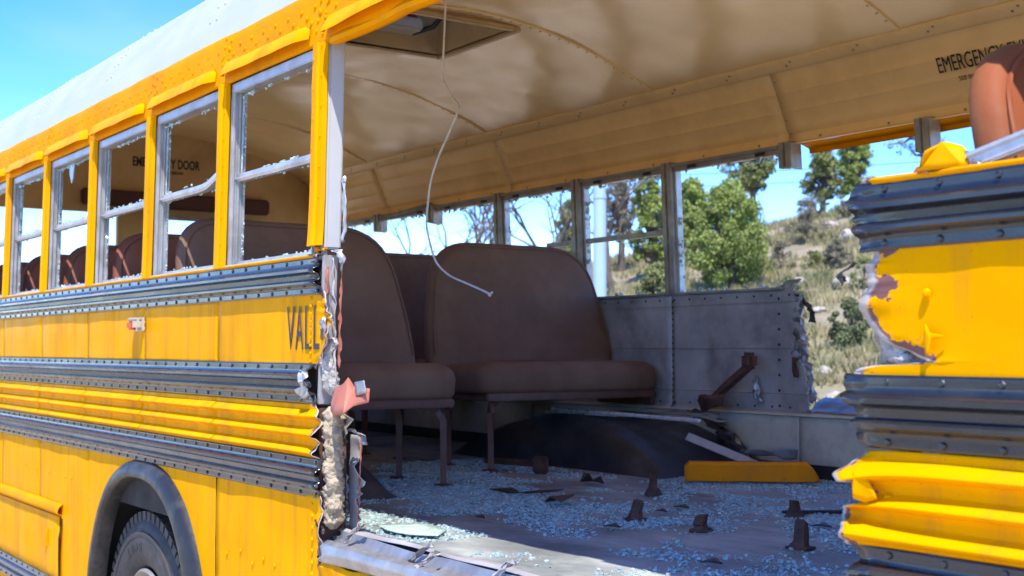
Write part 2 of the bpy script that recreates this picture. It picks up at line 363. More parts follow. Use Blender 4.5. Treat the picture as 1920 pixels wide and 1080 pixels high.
# --- yellow belt panels
def ribbend(x, y, z):
    e = math.exp(-max(0, x - 1.84) / 0.055)
    return x, y - 0.030 * e * max(0, math.sin((z - 0.20) * 62)) + 0.012 * e, z + e * (0.014 * math.sin((z - 0.2) * 40) - 0.010)
def belt(zt, zb, name, prof=None, mat='yellow', dent=0.003):
    ed = [XR] + posts[::-1][1:-1]
    for k in range(len(ed)):
        a = ed[k]; last = k == len(ed) - 1; b = 0.0 if last else ed[k + 1]
        sheet(name, prof or [(0.0, zt + 0.01), (0.0, zb - 0.01)], a + 0.0003, b - 0.0003, BUS, mat, 0.006 if last or prof else 0.02, 0.035,
              tearR=tA(40, 0.012) if last else None, dent=dent, seed=zt * 10, curl=0.012, thick=0.0014)
    ed = [HL, 2.75, 3.45, 4.15, HR]
    for k in range(4):
        sheet(name, prof or [(0.0, zt + 0.01), (0.0, zb - 0.01)], ed[k] + 0.0008, ed[k + 1] - 0.0008, BUS, mat, 0.0035 if k == 0 else 0.015, 0.03,
              tearL=tB(45, 0.013) if k == 0 else None, dent=dent, seed=60 + k, curl=0.015, thick=0.0014, peelw=0.075 if not prof else 0.025, dfun=ribbend if prof else None)
belt(0.664, 0.473, 'side_panel')
belt(0.361, 0.212, 'ribbed_panel', rib_prof(0.361, 0.212), dent=0.002)
# seams: rivet columns on the yellow skin
mb = MB()
for k, x in enumerate(posts[1:]):
    for j in range(9): mb.rivet((x + 0.004, -0.002, 0.655 - j * 0.022), (0, -1, 0), 0.0045, 0.003)
for j in range(9): mb.rivet((-0.072, -0.002, 0.655 - j * 0.022), (0, -1, 0), 0.0055, 0.0045)
for j in range(12): mb.rivet((-0.052, -0.002, 0.085 - j * 0.032), (0, -1, 0), 0.0065, 0.005)
for x in posts[1:]:
    if -2.2 < x < -0.75: continue
    for j in range(16): mb.rivet((x + 0.02, -0.002, 0.09 - j * 0.03), (0, -1, 0), 0.0045, 0.003)
for x in (-0.30, -0.38, -0.46, -0.55, -0.66):
    mb.rivet((x, -0.002, -0.10 - 0.05 * rnd.random()), (0, -1, 0), 0.007, 0.004)
for x in (-2.36, -2.45, -2.7, -2.9, -3.1): mb.rivet((x, -0.002, -0.03), (0, -1, 0), 0.006, 0.004)
tag(mb.build('rivets', 'yellow', BUS), kind='stuff')
mb = MB()
for x, z in ((1.925, 0.335), (1.925, 0.286), (1.925, 0.238), (2.12, 0.33), (2.12, 0.286)): mb.rivet((x, -0.005, z), (0, -1, 0), 0.0085, 0.003)
mb.rivet((2.0, -0.003, 0.595), (0, -1, 0), 0.008, 0.008)
tag(mb.build('rivets', 'yellow', BUS), kind='stuff')

# --- skirt with the wheel opening
AX, AZ = -1.44, -0.78
def arch(hw, ztop, x, p=2.5):
    t = abs((x - AX) / hw)
    return AZ + (ztop - AZ) * max(0.0, 1 - t ** p) ** (1 / p) if t < 1 else AZ
for a, b, tr in ((XR, -3.565, 0), (-3.565, -2.867, 0), (-2.867, -2.12, 0), (-0.76, 0.0, 1)):
    top = 0.113; bot = -0.70
    sheet('skirt_panel', [(0.0, top), (0.0, bot)], a + 0.001, b - 0.001, BUS, 'yellow', 0.014 if tr else 0.03, 0.04, tearR=tA(50, 0.010) if tr else None, dent=0.004, seed=7, curl=0.01, thick=0.0014)
V = []; F = []; n = 44; mrow = 8
for i in range(n + 1):
    x = -2.12 + (2.12 - 0.76) * i / n; zb = arch(0.62, 0.065, x)
    for j in range(mrow + 1):
        z = 0.113 + (zb - 0.113) * j / mrow; V.append((x, 0.003 * nz3(x * 3, z * 5, 2), z))
for i in range(n):
    for j in range(mrow): F.append((i * 9 + j, i * 9 + j + 1, (i + 1) * 9 + j + 1, (i + 1) * 9 + j))
mk('skirt_panel', V, F, 'yellow', BUS)
# flare: swept rounded section
sec = [(0.662, 0.106, 0.0), (0.655, 0.100, -0.012), (0.640, 0.090, -0.024), (0.612, 0.074, -0.034), (0.588, 0.060, -0.038), (0.574, 0.050, -0.036), (0.566, 0.044, -0.022), (0.566, 0.043, 0.03)]
V = []; F = []; n = 60
for i in range(n + 1):
    th = math.pi * i / n; c, s_ = math.cos(th), math.sin(th); p = 2.5
    ca = math.copysign(abs(c) ** (2 / p), c); sa = abs(s_) ** (2 / p)
    for hw, zt, y in sec: V.append((AX + hw * ca, y, AZ + (zt - AZ) * sa))
k = len(sec)
for i in range(n):
    for j in range(k - 1): F.append((i * k + j, i * k + j + 1, (i + 1) * k + j + 1, (i + 1) * k + j))
mk('wheel_arch', V, F, 'flare', BUS, True, 60)
# inner wheel tub, dark
V = []; F = []
for i in range(n + 1):
    th = math.pi * i / n; c, s_ = math.cos(th), math.sin(th)
    for y in (0.02, 0.60): V.append((AX - 0.05 + 0.66 * c, y, AZ + 0.86 * s_))
for i in range(n): F.append((i * 2, i * 2 + 1, i * 2 + 3, i * 2 + 2))
mk('wheel_tub', V, F, 'dark', BUS)
MB().box(-2.3, -0.6, 0.60, 0.64, -1.0, -0.06).build('wheel_tub_back', 'dark', BUS)
MB().box(-2.10, -0.84, 0.022, 0.043, -0.075, 0.105).build('wheel_tub_lip', 'dark', BUS)
# locker door in the skirt, with hinge rail and latch
dr_ = sheet('locker_door', [(-0.006, -0.205), (-0.010, -0.21), (-0.010, -0.462), (-0.006, -0.468)], -3.72, -2.50, BUS, 'yellow', 0.03, 0.05, dent=0.004, seed=4)
BUSFAM.add(dr_)
MB().box(-2.68, -2.665, -0.022, -0.010, -0.355, -0.275, 0.003).box(-2.675, -2.668, -0.026, -0.02, -0.335, -0.315).build('latch', 'yellow', dr_)
sheet('hinge_rail', [(-0.003, -0.150), (-0.020, -0.165), (-0.026, -0.185), (-0.022, -0.196), (-0.004, -0.200)], -3.72, -2.475, BUS, 'yellow_faded', 0.008, 0.06, dent=0.004, seed=9)
sheet('torn_seam', [(-0.002, -0.215), (-0.016, -0.30), (-0.012, -0.47)], -2.495, -2.478, BUS, 'dark', 0.02, 0.006)
# sliver of skirt left under the opening
topB = lambda x: -0.058 + 0.012 * nz3(x * 9, 2, 3) - 0.02 * sm((x - 0.1) / 1.0)
V = []; F = []; A = []; xs = [0.005 + 1.845 * i / 90 for i in range(91)]
rows = [(0.012, 0.0), (-0.004, -0.004), (-0.012, -0.02), (-0.006, -0.045), (0.0, -0.09), (0.0, -0.5), (0.0, -0.62)]
for x in xs:
    for y, dz in rows: V.append((x, y + 0.006 * nz3(x * 8, dz * 9, 5), topB(x) + dz)); A.append(0.9 if dz == 0 else 0.3 if dz > -0.01 else 0.0)
m_ = len(rows)
for i in range(90):
    for j in range(m_ - 1): F.append((i * m_ + j, i * m_ + j + 1, (i + 1) * m_ + j + 1, (i + 1) * m_ + j))
o = mk('skirt_panel', V, F, 'yellow', BUS, True, 40, A); o.modifiers.new('t', 'SOLIDIFY').thickness = 0.0015
sheet('skirt_panel', [(0.0, 0.113), (0.0, -0.70)], 1.85, HR, BUS, 'yellow', 0.02, 0.05, tearL=tB(47, 0.008), dent=0.004, seed=71, curl=0.01)

# --- wheel
wl = bpy.data.objects.new('wheel', None); COL.objects.link(wl); par(wl, BUS); BUSFAM.add(wl)
WX, WZ, WR = -1.53, -0.555, 0.465
prof = [(0.155, 0.235), (0.09, 0.24), (0.045, 0.27), (0.030, 0.31), (0.028, 0.36), (0.034, 0.40), (0.045, 0.43), (0.062, 0.447), (0.085, 0.452), (0.20, 0.455), (0.26, 0.452), (0.29, 0.43), (0.30, 0.33), (0.28, 0.24)]
def lathe(prof, name, mat, parent, n=72, ang=40):
    V = []; F = []; k = len(prof)
    for i in range(n):
        t = 2 * math.pi * i / n
        for y, r in prof: V.append((WX + r * math.cos(t), y, WZ + r * math.sin(t)))
    for i in range(n):
        for j in range(k - 1):
            a = i * k + j; b = ((i + 1) % n) * k + j; F.append((a, a + 1, b + 1, b))
    return mk(name, V, F, mat, parent, True, ang)
ty = lathe(prof, 'tyre', 'rubber', wl, 90, 60); 
mb = MB()
for i in range(58):
    t = 2 * math.pi * i / 58
    for y0, y1, dt in ((0.046, 0.105, 0), (0.115, 0.17, 0.5), (0.18, 0.235, 0)):
        st = len(mb.V); mb.box(-0.017, 0.017, y0, y1, 0.425, WR, 0.0)
        mb.xf(Matrix.Translation((WX, 0, WZ)) @ Matrix.Rotation(t + dt * 0.108, 4, 'Y'), st)
tag(mb.build('tread_lugs', 'rubber', wl, False), kind='stuff')
lathe([(0.055, 0.395), (0.027, 0.392), (0.0255, 0.380), (0.028, 0.372)], 'sidewall_ridge', 'rubber', wl, 90, 60)
lathe([(0.045, 0.255), (0.035, 0.245), (0.05, 0.232), (0.075, 0.222), (0.16, 0.21), (0.165, 0.17), (0.11, 0.13), (0.09, 0.10), (0.05, 0.085), (0.045, 0.0)], 'rim', 'oldalu', wl, 60, 50)
for kk, (cc, a0) in enumerate(zip('LOAD', (2.05, 1.92, 1.79, 1.66))):
    rr = 0.335
    M4 = Matrix.Translation((WX + rr * math.cos(a0), 0.026, WZ + rr * math.sin(a0))) @ Matrix.Rotation(-(a0 - math.pi / 2), 4, 'Y') @ Matrix.Rotation(R(90), 4, 'X') @ Matrix.Translation((-0.016, -0.016, 0))
    text_mesh(cc, 0.034, 0.026, 'rubber', 'sidewall_letter', wl, M4)

# --- window posts, drip rails, header, windows on the near side
def post(x, z0=0.772, z1=1.372, wob=0.0, wid=0.078):
    V = []; F = []
    pr = [(-wid / 2, 0.012), (-wid / 2 + 0.004, 0.0), (-0.014, -0.001), (-0.009, -0.008), (0.009, -0.008), (0.014, -0.001), (wid / 2 - 0.004, 0.0), (wid / 2, 0.012), (wid / 2 - 0.004, 0.016), (-wid / 2 + 0.004, 0.016)]
    zs = [z0 + (z1 - z0) * i / 24 for i in range(25)]
    for z in zs:
        b = wob * math.exp(-(z - z0) / 0.05)
        for px, py in pr: V.append((x + px * (1 - 0.25 * b * 10 * 0 ) + 0.5 * b + wob * 0.15 * nz3(z * 9, 1, 2), side(z) + py - 0.004 - 0.6 * b + wob * 0.1 * nz3(z * 14, 5, x), z))
    k = len(pr)
    for i in range(24):
        for j in range(k): a = i * k + j; b2 = i * k + (j + 1) % k; F.append((a, b2, b2 + k, a + k))
    F.append(tuple(range(k))[::-1]); F.append(tuple(24 * k + j for j in range(k)))
    o = mk('window_post', V, F, 'yellow', BUS, True, 30); BUSFAM.add(o)
    mb = MB()
    for j in range(7): mb.rivet((x - 0.024, side(0.82 + j * 0.085) - 0.005, 0.82 + j * 0.085), (0, -1, 0), 0.004, 0.003); mb.rivet((x + 0.026, side(0.85 + j * 0.085) - 0.005, 0.85 + j * 0.085), (0, -1, 0), 0.004, 0.003)
    tag(mb.build('rivets', 'yellow', o), kind='stuff')
for k, x in enumerate(posts): post(x, 0.80 if k == 0 else 0.772, wob=0.012 if k == 0 else 0.002)
for x in (2.60, 3.30, 4.0, 4.66): post(x)
HP = [(1.368, 0.014), (1.375, 0.008), (1.40, 0.009), (1.535, 0.030), (1.545, 0.036)]
sheet('roof_rail', [(y, z) for z, y in HP[::-1]], XR, XF, BUS, 'yellow_faded', 0.03, 0.08, dent=0.003, seed=2)
mb = MB()
x = -0.02; i = 0
while x > XR:
    zc = 1.463 if i % 2 else 1.490
    mb.rivet((x, 0.007 + (zc - 1.375) * 0.15, zc), (0, -1, 0.1), 0.0078, 0.0065)
    if i % 2 == 0: mb.rivet((x - 0.01, 0.007 + 0.067 * 0.15, 1.442), (0, -1, 0.1), 0.0078, 0.0065)
    x -= 0.045; i += 1
for p_ in posts:
    for j in range(5): mb.rivet((p_ - 0.02, 0.007 + 0.15 * (0.035 + j * 0.03), 1.41 + j * 0.03), (0, -1, 0.1), 0.0072, 0.006); mb.rivet((p_ + 0.025, 0.007 + 0.15 * (0.02 + j * 0.03), 1.395 + j * 0.03), (0, -1, 0.1), 0.0072, 0.006)
x = 0.03
while x < XF:
    mb.rivet((x, 0.007 + 0.088 * 0.15, 1.463 + (0.027 if int(x * 22) % 2 else 0)), (0, -1, 0.1), 0.0078, 0.0065); x += 0.045
tag(mb.build('rivets', 'yellow_faded', BUS), kind='stuff')
def drip(xa, xb, seed=0, crush=0.0):
    V = []; F = []; n = 30
    pr = [(0.012, 1.438), (-0.004, 1.432), (-0.014, 1.415), (-0.023, 1.396), (-0.024, 1.388), (-0.018, 1.390), (-0.004, 1.408), (0.006, 1.414)]
    for i in range(n + 1):
        t = i / n; x = xa + (xb - xa) * t
        e = min(1, min(t / 0.03 + 0.25, (1 - t) / 0.06 + 0.1))
        for y, z in pr:
            yy = 0.006 + (y - 0.006) * e; zz = 1.40 + (z - 1.40) * (0.5 + 0.5 * e)
            V.append((x + crush * 0.0, yy + crush * nz3(x * 6, seed, z * 20) * 0.6 + 0.002 * nz3(x * 10, seed, 0), zz + crush * nz3(x * 5, seed + 3, y * 20) * 0.6 + 0.003 * nz3(x * 7, seed, 2)))
    k = len(pr)
    for i in range(n):
        for j in range(k): a = i * k + j; b = i * k + (j + 1) % k; F.append((a, b, b + k, a + k))
    F.append(tuple(range(k))[::-1]); F.append(tuple(n * k + j for j in range(k)))
    return mk('drip_rail', V, F, 'yellow', BUS, True, 40)
for k in range(6): drip(posts[k + 1] + 0.03, posts[k] - 0.055, k)
drip(0.0, 0.62, 9, 0.014); drip(0.66, 1.3, 12, 0.014); drip(1.34, 1.9, 12, 0.01); drip(2.65, 3.25, 3); drip(3.35, 3.95, 5)
# curled torn strip under the header of the opening
def curlp(x, y, z): return (x, y + 0.012 * nz3(x * 5, 3, 3), z + 0.008 * nz3(x * 4, 1, 9))
sheet('torn_header_strip', [(0.012, 1.385), (0.0, 1.370), (0.004, 1.358), (0.02, 1.354), (0.04, 1.360)], 0.02, 1.9, BUS, 'yellow_faded', 0.008, 0.025, dent=0.004, seed=31, dfun=curlp)

def crumbs(mb, a, b, n, size, spread, seed, grow=(0, 0, 1)):
    """glass fragments clinging to a frame edge from a to b"""
    r = random.Random(seed); a = Vector(a); b = Vector(b)
    for k in range(n):
        t = r.random(); dens = nz3(t * 9, seed, 0.5)
        if dens < -0.12: continue
        p = a.lerp(b, t); s = size * r.uniform(0.4, 1.3)
        d = Vector(grow) * s * r.uniform(0.1, 1.0 + 1.2 * max(0, dens)) + Vector((r.uniform(-1, 1), r.uniform(-1, 1), r.uniform(-1, 1))) * spread
        st = len(mb.V); mb.box(-s / 2, s / 2, -0.0025, 0.0025, -s / 2, s / 2)
        mb.xf(Matrix.Translation(p + d) @ Euler((r.uniform(-.5, .5), r.uniform(0, 3), r.uniform(-.5, .5))).to_matrix().to_4x4(), st)
def near_window(k, xa, xb, seed, bent=0.0, far=False, mid=True, tone='alu', top=True, Y=None):
    """window between xa<xb; frame rails, meeting rail, channels and remaining glass"""
    y = 0.045; wo_ = bpy.data.objects.new('window', None); COL.objects.link(wo_); par(wo_, BUS); BUSFAM.add(wo_)
    z0, z1 = 0.776, 1.366
    ys = lambda z: side(z) + 0.012
    def seg(x0, x1, ya, yb, z0_, z1_, bev=0.003):          # slightly slanted upright box following the tumblehome
        m = MB().box(x0, x1, ya, yb, z0_, z1_, bev)
        for v in m.V: v.y += side(v.z)
        return m
    m = seg(xa, xa + 0.012, 0.012, 0.060, z0, z1)
    for yy in (0.014, 0.032, 0.052): m2 = seg(xa + 0.011, xa + 0.022, yy, yy + 0.007, z0, z1, 0.002); m.add(m2.V, m2.F)
    m.build('side_channel', 'alu', wo_); seg(xb - 0.012, xb, 0.012, 0.060, z0, z1).build('side_channel', 'alu', wo_)
    seg(xa, xb, 0.012, 0.06, z1 - 0.028, z1 + 0.004).build('top_rail', 'alu', wo_)
    m = MB().box(xa, xb, 0.0, 0.062, 0.766, 0.780, 0.002).box(xa, xb, 0.03, 0.042, 0.781, 0.792, 0.002); m.build('sill', 'alu', wo_)
    zm = 1.062
    pts = []
    for i in range(13):
        t = i / 12; pts.append((xa + 0.012 + (xb - xa - 0.024) * t, zm + bent * (max(0, t - 0.72) / 0.28) + 0.002 * nz3(t * 5, seed, 0)))
    V = []; F = []; pr = [(0.030, -0.013), (0.026, -0.004), (0.030, 0.002), (0.030, 0.012), (0.046, 0.015), (0.054, 0.010), (0.054, -0.012)]
    for x, z in pts:
        for py, pz in pr: V.append((x, side(z) + py, z + pz))
    kk = len(pr)
    for i in range(12):
        for j in range(kk): a = i * kk + j; b = i * kk + (j + 1) % kk; F.append((a, b, b + kk, a + kk))
    F.append(tuple(range(kk))[::-1]); F.append(tuple(12 * kk + j for j in range(kk)))
    mk('meeting_rail', V, F, 'alu', wo_, True, 30)
    g = MB(); S = side
    crumbs(g, (xa + 0.02, S(1.3) + 0.035, z1 - 0.036), (xb - 0.02, S(1.3) + 0.035, z1 - 0.036), 60, 0.0065, 0.0012, seed, (0, 0, -1))
    crumbs(g, (xa + 0.02, S(1.06) + 0.04, zm + 0.015), (xb - 0.02, S(1.06) + 0.04, zm + 0.015 + bent * 0.3), 34, 0.0045, 0.002, seed + 1, (0, 0, 1))
    crumbs(g, (xa + 0.02, S(1.06) + 0.04, zm - 0.013), (xb - 0.02, S(1.06) + 0.04, zm - 0.013), 14, 0.0045, 0.002, seed + 7, (0, 0, -1))
    crumbs(g, (xa + 0.02, 0.04, 0.79), (xb - 0.02, 0.04, 0.79), 34, 0.005, 0.002, seed + 2, (0, 0, 1))
    crumbs(g, (xa + 0.028, 0.05, 0.80), (xa + 0.028, S(1.33) + 0.05, 1.33), 60, 0.006, 0.0012, seed + 3, (1, 0, 0))
    crumbs(g, (xb - 0.02, 0.05, 0.80), (xb - 0.02, S(1.33) + 0.05, 1.33), 25, 0.006, 0.002, seed + 4, (-1, 0, 0))
    tag(g.build('broken_glass', 'crumb', wo_, False), kind='stuff')
    # hanging shard of the glass edge along the jamb
    V = []; F = []; n = 26
    for i in range(n + 1):
        z = 1.335 - 0.26 * i / n; wdt = max(0.003, 0.013 * (1 - i / n) ** 0.6 + 0.008 * nz3(i * 0.8, seed, 4))
        V += [(xa + 0.022, S(z) + 0.046, z), (xa + 0.022 + wdt, S(z) + 0.046, z)]
    for i in range(n): F.append((2 * i, 2 * i + 1, 2 * i + 3, 2 * i + 2))
    o = mk('glass_shard', V, F, 'crumb', wo_, False); o.modifiers.new('t', 'SOLIDIFY').thickness = 0.004
    if k == 3:
        o = mk('glass_shard', [(xa + 0.19, S(1.33) + 0.04, 1.335), (xa + 0.27, S(1.33) + 0.04, 1.335), (xa + 0.255, S(1.27) + 0.04, 1.275), (xa + 0.235, S(1.24) + 0.04, 1.245), (xa + 0.205, S(1.28) + 0.04, 1.285)], [(0, 1, 2, 3, 4)], 'crumb', wo_, False)
        o.modifiers.new('t', 'SOLIDIFY').thickness = 0.004
for k in range(6):
    near_window(k, posts[k + 1] + 0.040, posts[k] - 0.040, 100 + 10 * k, bent=(0, 0.045, 0, 0, 0.0, 0)[k])
for k, (a, b) in enumerate(((2.64, 3.26), (3.34, 3.96), (4.04, 4.62))): near_window(9, a, b, 300 + k)
# yellow ledge under the sills
sheet('sill_ledge', [(0.03, 0.776), (0.0, 0.777), (-0.006, 0.773), (-0.005, 0.766)], XR, -0.03, BUS, 'yellow_faded', 0.006, 0.06, tearR=lambda z: -0.035 + jag(z, 3, 0.02), seed=4)
sheet('sill_ledge', [(0.03, 0.776), (0.0, 0.777), (-0.006, 0.773), (-0.005, 0.766)], 1.88, HR, BUS, 'yellow_faded', 0.006, 0.06, tearL=lambda z: 1.88 + jag(z, 3, 0.01), seed=4)

# --- roof skin
RP = [(0.034, 1.541), (0.056, 1.61), (0.09, 1.685), (0.16, 1.785), (0.24, 1.856), (0.34, 1.915), (0.5, 1.975), (0.75, 2.025), (1.0, 2.046), (1.22, 2.052)]
RP = RP + [(2.44 - y, z) for y, z in RP[:-1][::-1]]
HX0, HX1, HY0, HY1 = -1.85, -1.25, 0.97, 1.49
def xlist(a, b, st, extra): return sorted(set([round(a + (b - a) * i / int((b - a) / st), 4) for i in range(int((b - a) / st) + 1)] + list(extra)))
def holed(name, prof, xs, mat, flip, dent, seed, parent=None):
    V = []; F = []; n = len(xs)
    for y, z in prof:
        for x in xs: V.append((x, y, z + dent * (nz3(x * 2.2, y * 2.2, seed) + 0.5 * nz3(x * 6, y * 6, seed + 2))))
    for j in range(len(prof) - 1):
        for i in range(n - 1):
            cx = (xs[i] + xs[i + 1]) / 2; cy = (prof[j][0] + prof[j + 1][0]) / 2
            if HX0 < cx < HX1 and HY0 < cy < HY1: continue
            f = (j * n + i, j * n + i + 1, (j + 1) * n + i + 1, (j + 1) * n + i); F.append(f[::-1] if flip else f)
    return mk(name, V, F, mat, parent or BUS, True, 50)
def fullprof(P, ys): 
    f = lerpf(P); return [(y, f(y)) for y in ys]
rys = sorted(set([y for y, z in RP] + [HY0, HY1, 0.062, 0.085, 0.13, 0.2, 0.29, 0.42, 0.62, 0.87] + [2.44 - v for v in (0.062, 0.085, 0.13, 0.2, 0.29, 0.42, 0.62, 0.87)]))
holed('roof_skin', fullprof(RP, rys), xlist(XR, XF, 0.15, (HX0, HX1)), 'white', False, 0.004, 5)
mb = MB(); rf = lerpf(RP)
for xb in (-4.3, -3.3, -2.15, -1.0, 0.2):
    for y in [0.07 + 0.03 * i for i in range(16)]:
        for dx in (-0.03, 0.03):
            z = rf(y); s_ = (rf(y + 0.01) - rf(y - 0.01)) / 0.02; mb.rivet((xb + dx, y, z + 0.002), (0, -s_, 1), 0.006, 0.005)
tag(mb.build('rivets', 'white', BUS), kind='stuff')
sheet('roof_rail', [(2.44 - y, z) for z, y in HP], XR, XF, BUS, 'yellow_faded', 0.03, 0.1, out=1, seed=6)

# --- ceiling panels with riveted ribs
def ceil_z(y): return 1.66 + 0.23 * (1 - abs((y - 1.22) / 1.0) ** 2)
cys = sorted(set([0.22 + 2.0 * i / 32 for i in range(33)] + [HY0, HY1]))
RIBS = [XR, -3.87, -2.53, -1.17, 0.19, 1.55, 2.9, XF]
for a, b in zip(RIBS, RIBS[1:]):
    holed('ceiling_panel', [(y, ceil_z(y)) for y in cys], xlist(a + 0.001, b - 0.001, 0.07, [v for v in (HX0, HX1) if a < v < b]), 'ceil', False, 0.009, 3)
for x in RIBS[1:-1]:
    V = []; F = []; pr = [(-0.011, 0.006), (-0.009, -0.002), (0.009, -0.002), (0.011, 0.006)]
    ys = [0.22 + 2.0 * i / 40 for i in range(41)]
    for y in ys:
        for px, pz in pr: V.append((x + px, y, ceil_z(y) + pz - 0.006 + 0.010 * nz3(x * 2.2, y * 2.2, 3) * 0.3))
    for i in range(40):
        for j in range(3): F.append((i * 4 + j, i * 4 + j + 1, (i + 1) * 4 + j + 1, (i + 1) * 4 + j))
    rb = mk('ceiling_rib', V, F, 'ceil', BUS, True, 30); BUSFAM.add(rb)
    mb = MB()
    for y in [0.28 + 0.05 * i for i in range(38)]: mb.rivet((x, y, ceil_z(y) - 0.008), (0, 0, -1), 0.0055, 0.004)
    tag(mb.build('rivets', 'oldalu', rb), kind='stuff')
# --- cove panels (upper side walls) with pressed creases
def cove(sgn, a, b, seed):
    yy = lambda y: y if sgn > 0 else 2.44 - y
    pr = [(2.335, 1.352), (2.36, 1.352), (2.362, 1.395), (2.352, 1.405), (2.344, 1.418), (2.345, 1.428), (2.3235, 1.475), (2.318, 1.482), (2.3185, 1.489), (2.292, 1.545), (2.2865, 1.552), (2.287, 1.560), (2.252, 1.632), (2.238, 1.640), (2.232, 1.652), (2.215, 1.664)]
    return sheet('cove_panel', [(yy(y), z) for y, z in pr], a + 0.0012, b - 0.0012, BUS, 'cream', 0.03, 0.07, dent=0.0012, seed=seed, thick=0.001, out=-1 if sgn > 0 else 1)
CJ = [XR, -3.87, -2.53, -0.5, 0.85, 2.2, 3.5, XF]
for i, (a, b) in enumerate(zip(CJ, CJ[1:])): cove(1, a, b, i)
for i, (a, b) in enumerate(((XR, -3.87), (-3.87, -2.53), (-2.53, -0.07), (1.95, 3.5), (3.5, XF))): cove(-1, a, b, i + 20)
for sg in (1, -1):
    yy_ = (lambda y: y) if sg > 0 else (lambda y: 2.44 - y)
    sheet('ceiling_trim', [(yy_(y), z) for y, z in ((2.256, 1.634), (2.246, 1.631), (2.238, 1.634), (2.200, 1.660), (2.196, 1.666), (2.200, 1.674))], XR + 0.04, XF, BUS, 'cream', 0.02, 0.1, dent=0.0008, seed=3, out=-1 if sg > 0 else 1)
mb = MB(); x = XR + 0.05; i = 0
while x < XF:
    mb.rivet((x, 2.222, 1.643), (0, -0.6, -0.8), 0.006, 0.004); mb.rivet((x + 0.03, 2.208, 1.653), (0, -0.6, -0.8), 0.006, 0.004); mb.rivet((x + 0.05, 2.358, 1.37), (0, -1, 0), 0.006, 0.004)
    x += 0.34
for xj in CJ[1:-1]:
    for z, y in ((1.40, 2.357), (1.45, 2.335), (1.52, 2.305), (1.60, 2.268)): mb.rivet((xj + 0.012, y, z), (0, -1, -0.2), 0.005, 0.003)
tag(mb.build('rivets', 'oldalu', BUS), kind='stuff')
# writing on the cove
sl = math.atan2(2.318 - 2.252, 1.632 - 1.482)
def cove_text(body, x, z, h, w_, nm):
    y = 2.318 - (z - 1.482) * math.tan(sl) - 0.0125
    M4 = Matrix.Translation((x, y, z)) @ Matrix.Rotation(sl, 4, 'X') @ Matrix.Rotation(R(90), 4, 'X')
    text_mesh(body, h, w_, 'letter', nm, BUS, M4, 0.0)
cove_text('EMERGENCY EXIT', 0.29, 1.502, 0.058, 0.385, 'lettering')
cove_text('SEE INSTRUCTIONS', 0.362, 1.466, 0.016, 0.20, 'lettering')

# --- roof hatch
rh = bpy.data.objects.new('roof_hatch', None); COL.objects.link(rh); par(rh, BUS); BUSFAM.add(rh)
def ring(x0, x1, y0, y1, w_, z0, z1, bev=0.006):
    return MB().box(x0 - w_, x1 + w_, y0 - w_, y0, z0, z1, bev).box(x0 - w_, x1 + w_, y1, y1 + w_, z0, z1, bev).box(x0 - w_, x0, y0, y1, z0, z1, bev).box(x1, x1 + w_, y0, y1, z0, z1, bev)
fr = ring(HX0, HX1, HY0, HY1, 0.03, 0, 0.022)
for v in fr.V: v.z += ceil_z(v.y) - 0.02
fr.build('frame', 'rearcream', rh)
ring(HX0, HX1, HY0, HY1, 0.012, 1.86, 2.085, 0.003).build('shaft', 'rearcream', rh)
l = MB().box(HX0 - 0.05, HX1 + 0.05, HY0 - 0.05, HY1 + 0.05, 2.075, 2.09, 0.004)
for v in l.V: v.z += 0.16 * (v.x - HX0) / 0.6 * (0.25 + (v.y - HY0))
l.build('lid', 'white', rh)
MB().box(HX0 + 0.02, HX0 + 0.14, HY0 + 0.08, HY0 + 0.36, 1.93, 1.985, 0.01).build('latch_box', 'plastic', rh)
MB().tube([(HX0 + 0.10, HY0 + 0.34, 1.99), (HX0 + 0.12, HY0 + 0.28, 2.01), (HX0 + 0.2, HY0 + 0.26, 2.02)], 0.014, 8).build('handle', 'red', rh)
MB().tube([(HX0 + 0.04, HY0 + 0.36, 1.94), (HX0 + 0.12, HY0 + 0.42, 1.96), (HX0 + 0.26, HY0 + 0.44, 2.05)], 0.012, 8).build('strut', 'scrap', rh)
# ceiling speaker grille
MB().tube([(-2.62, 1.31, ceil_z(1.31) - 0.012), (-2.62, 1.31, ceil_z(1.31) + 0.01)], 0.06, 24).build('speaker_grille', 'oldalu', BUS)

# --- floor, inner liners
fl = []
MB().box(XR, XF, 0.045, 2.40, -0.05, 0.0).build('floor', 'floor', BUS)
for zz in (-0.4,): MB().box(XR, XF, 0.7, 1.7, zz - 0.1, zz, 0.02).build('chassis_rail', 'dark', BUS)
tl = lambda z: -0.025 - 0.10 * sm((z - 0.33) / 0.06) + 0.02 * math.sin(z * 25) + jag(z, 77, 0.01)
sheet('inner_liner', [(0.064, 0.775), (0.064, 0.36), (0.086, 0.28), (0.086, 0.10)], XR, -0.02, BUS, 'galv', 0.015, 0.08, tearR=tl, out=1, seed=5, curl=0.02)
sheet('inner_liner', [(0.088, 0.765), (0.088, 0.0)], 1.95, XF, BUS, 'galv', 0.015, 0.1, tearL=lambda z: 1.96 + jag(z, 7, 0.02), out=1, seed=5)
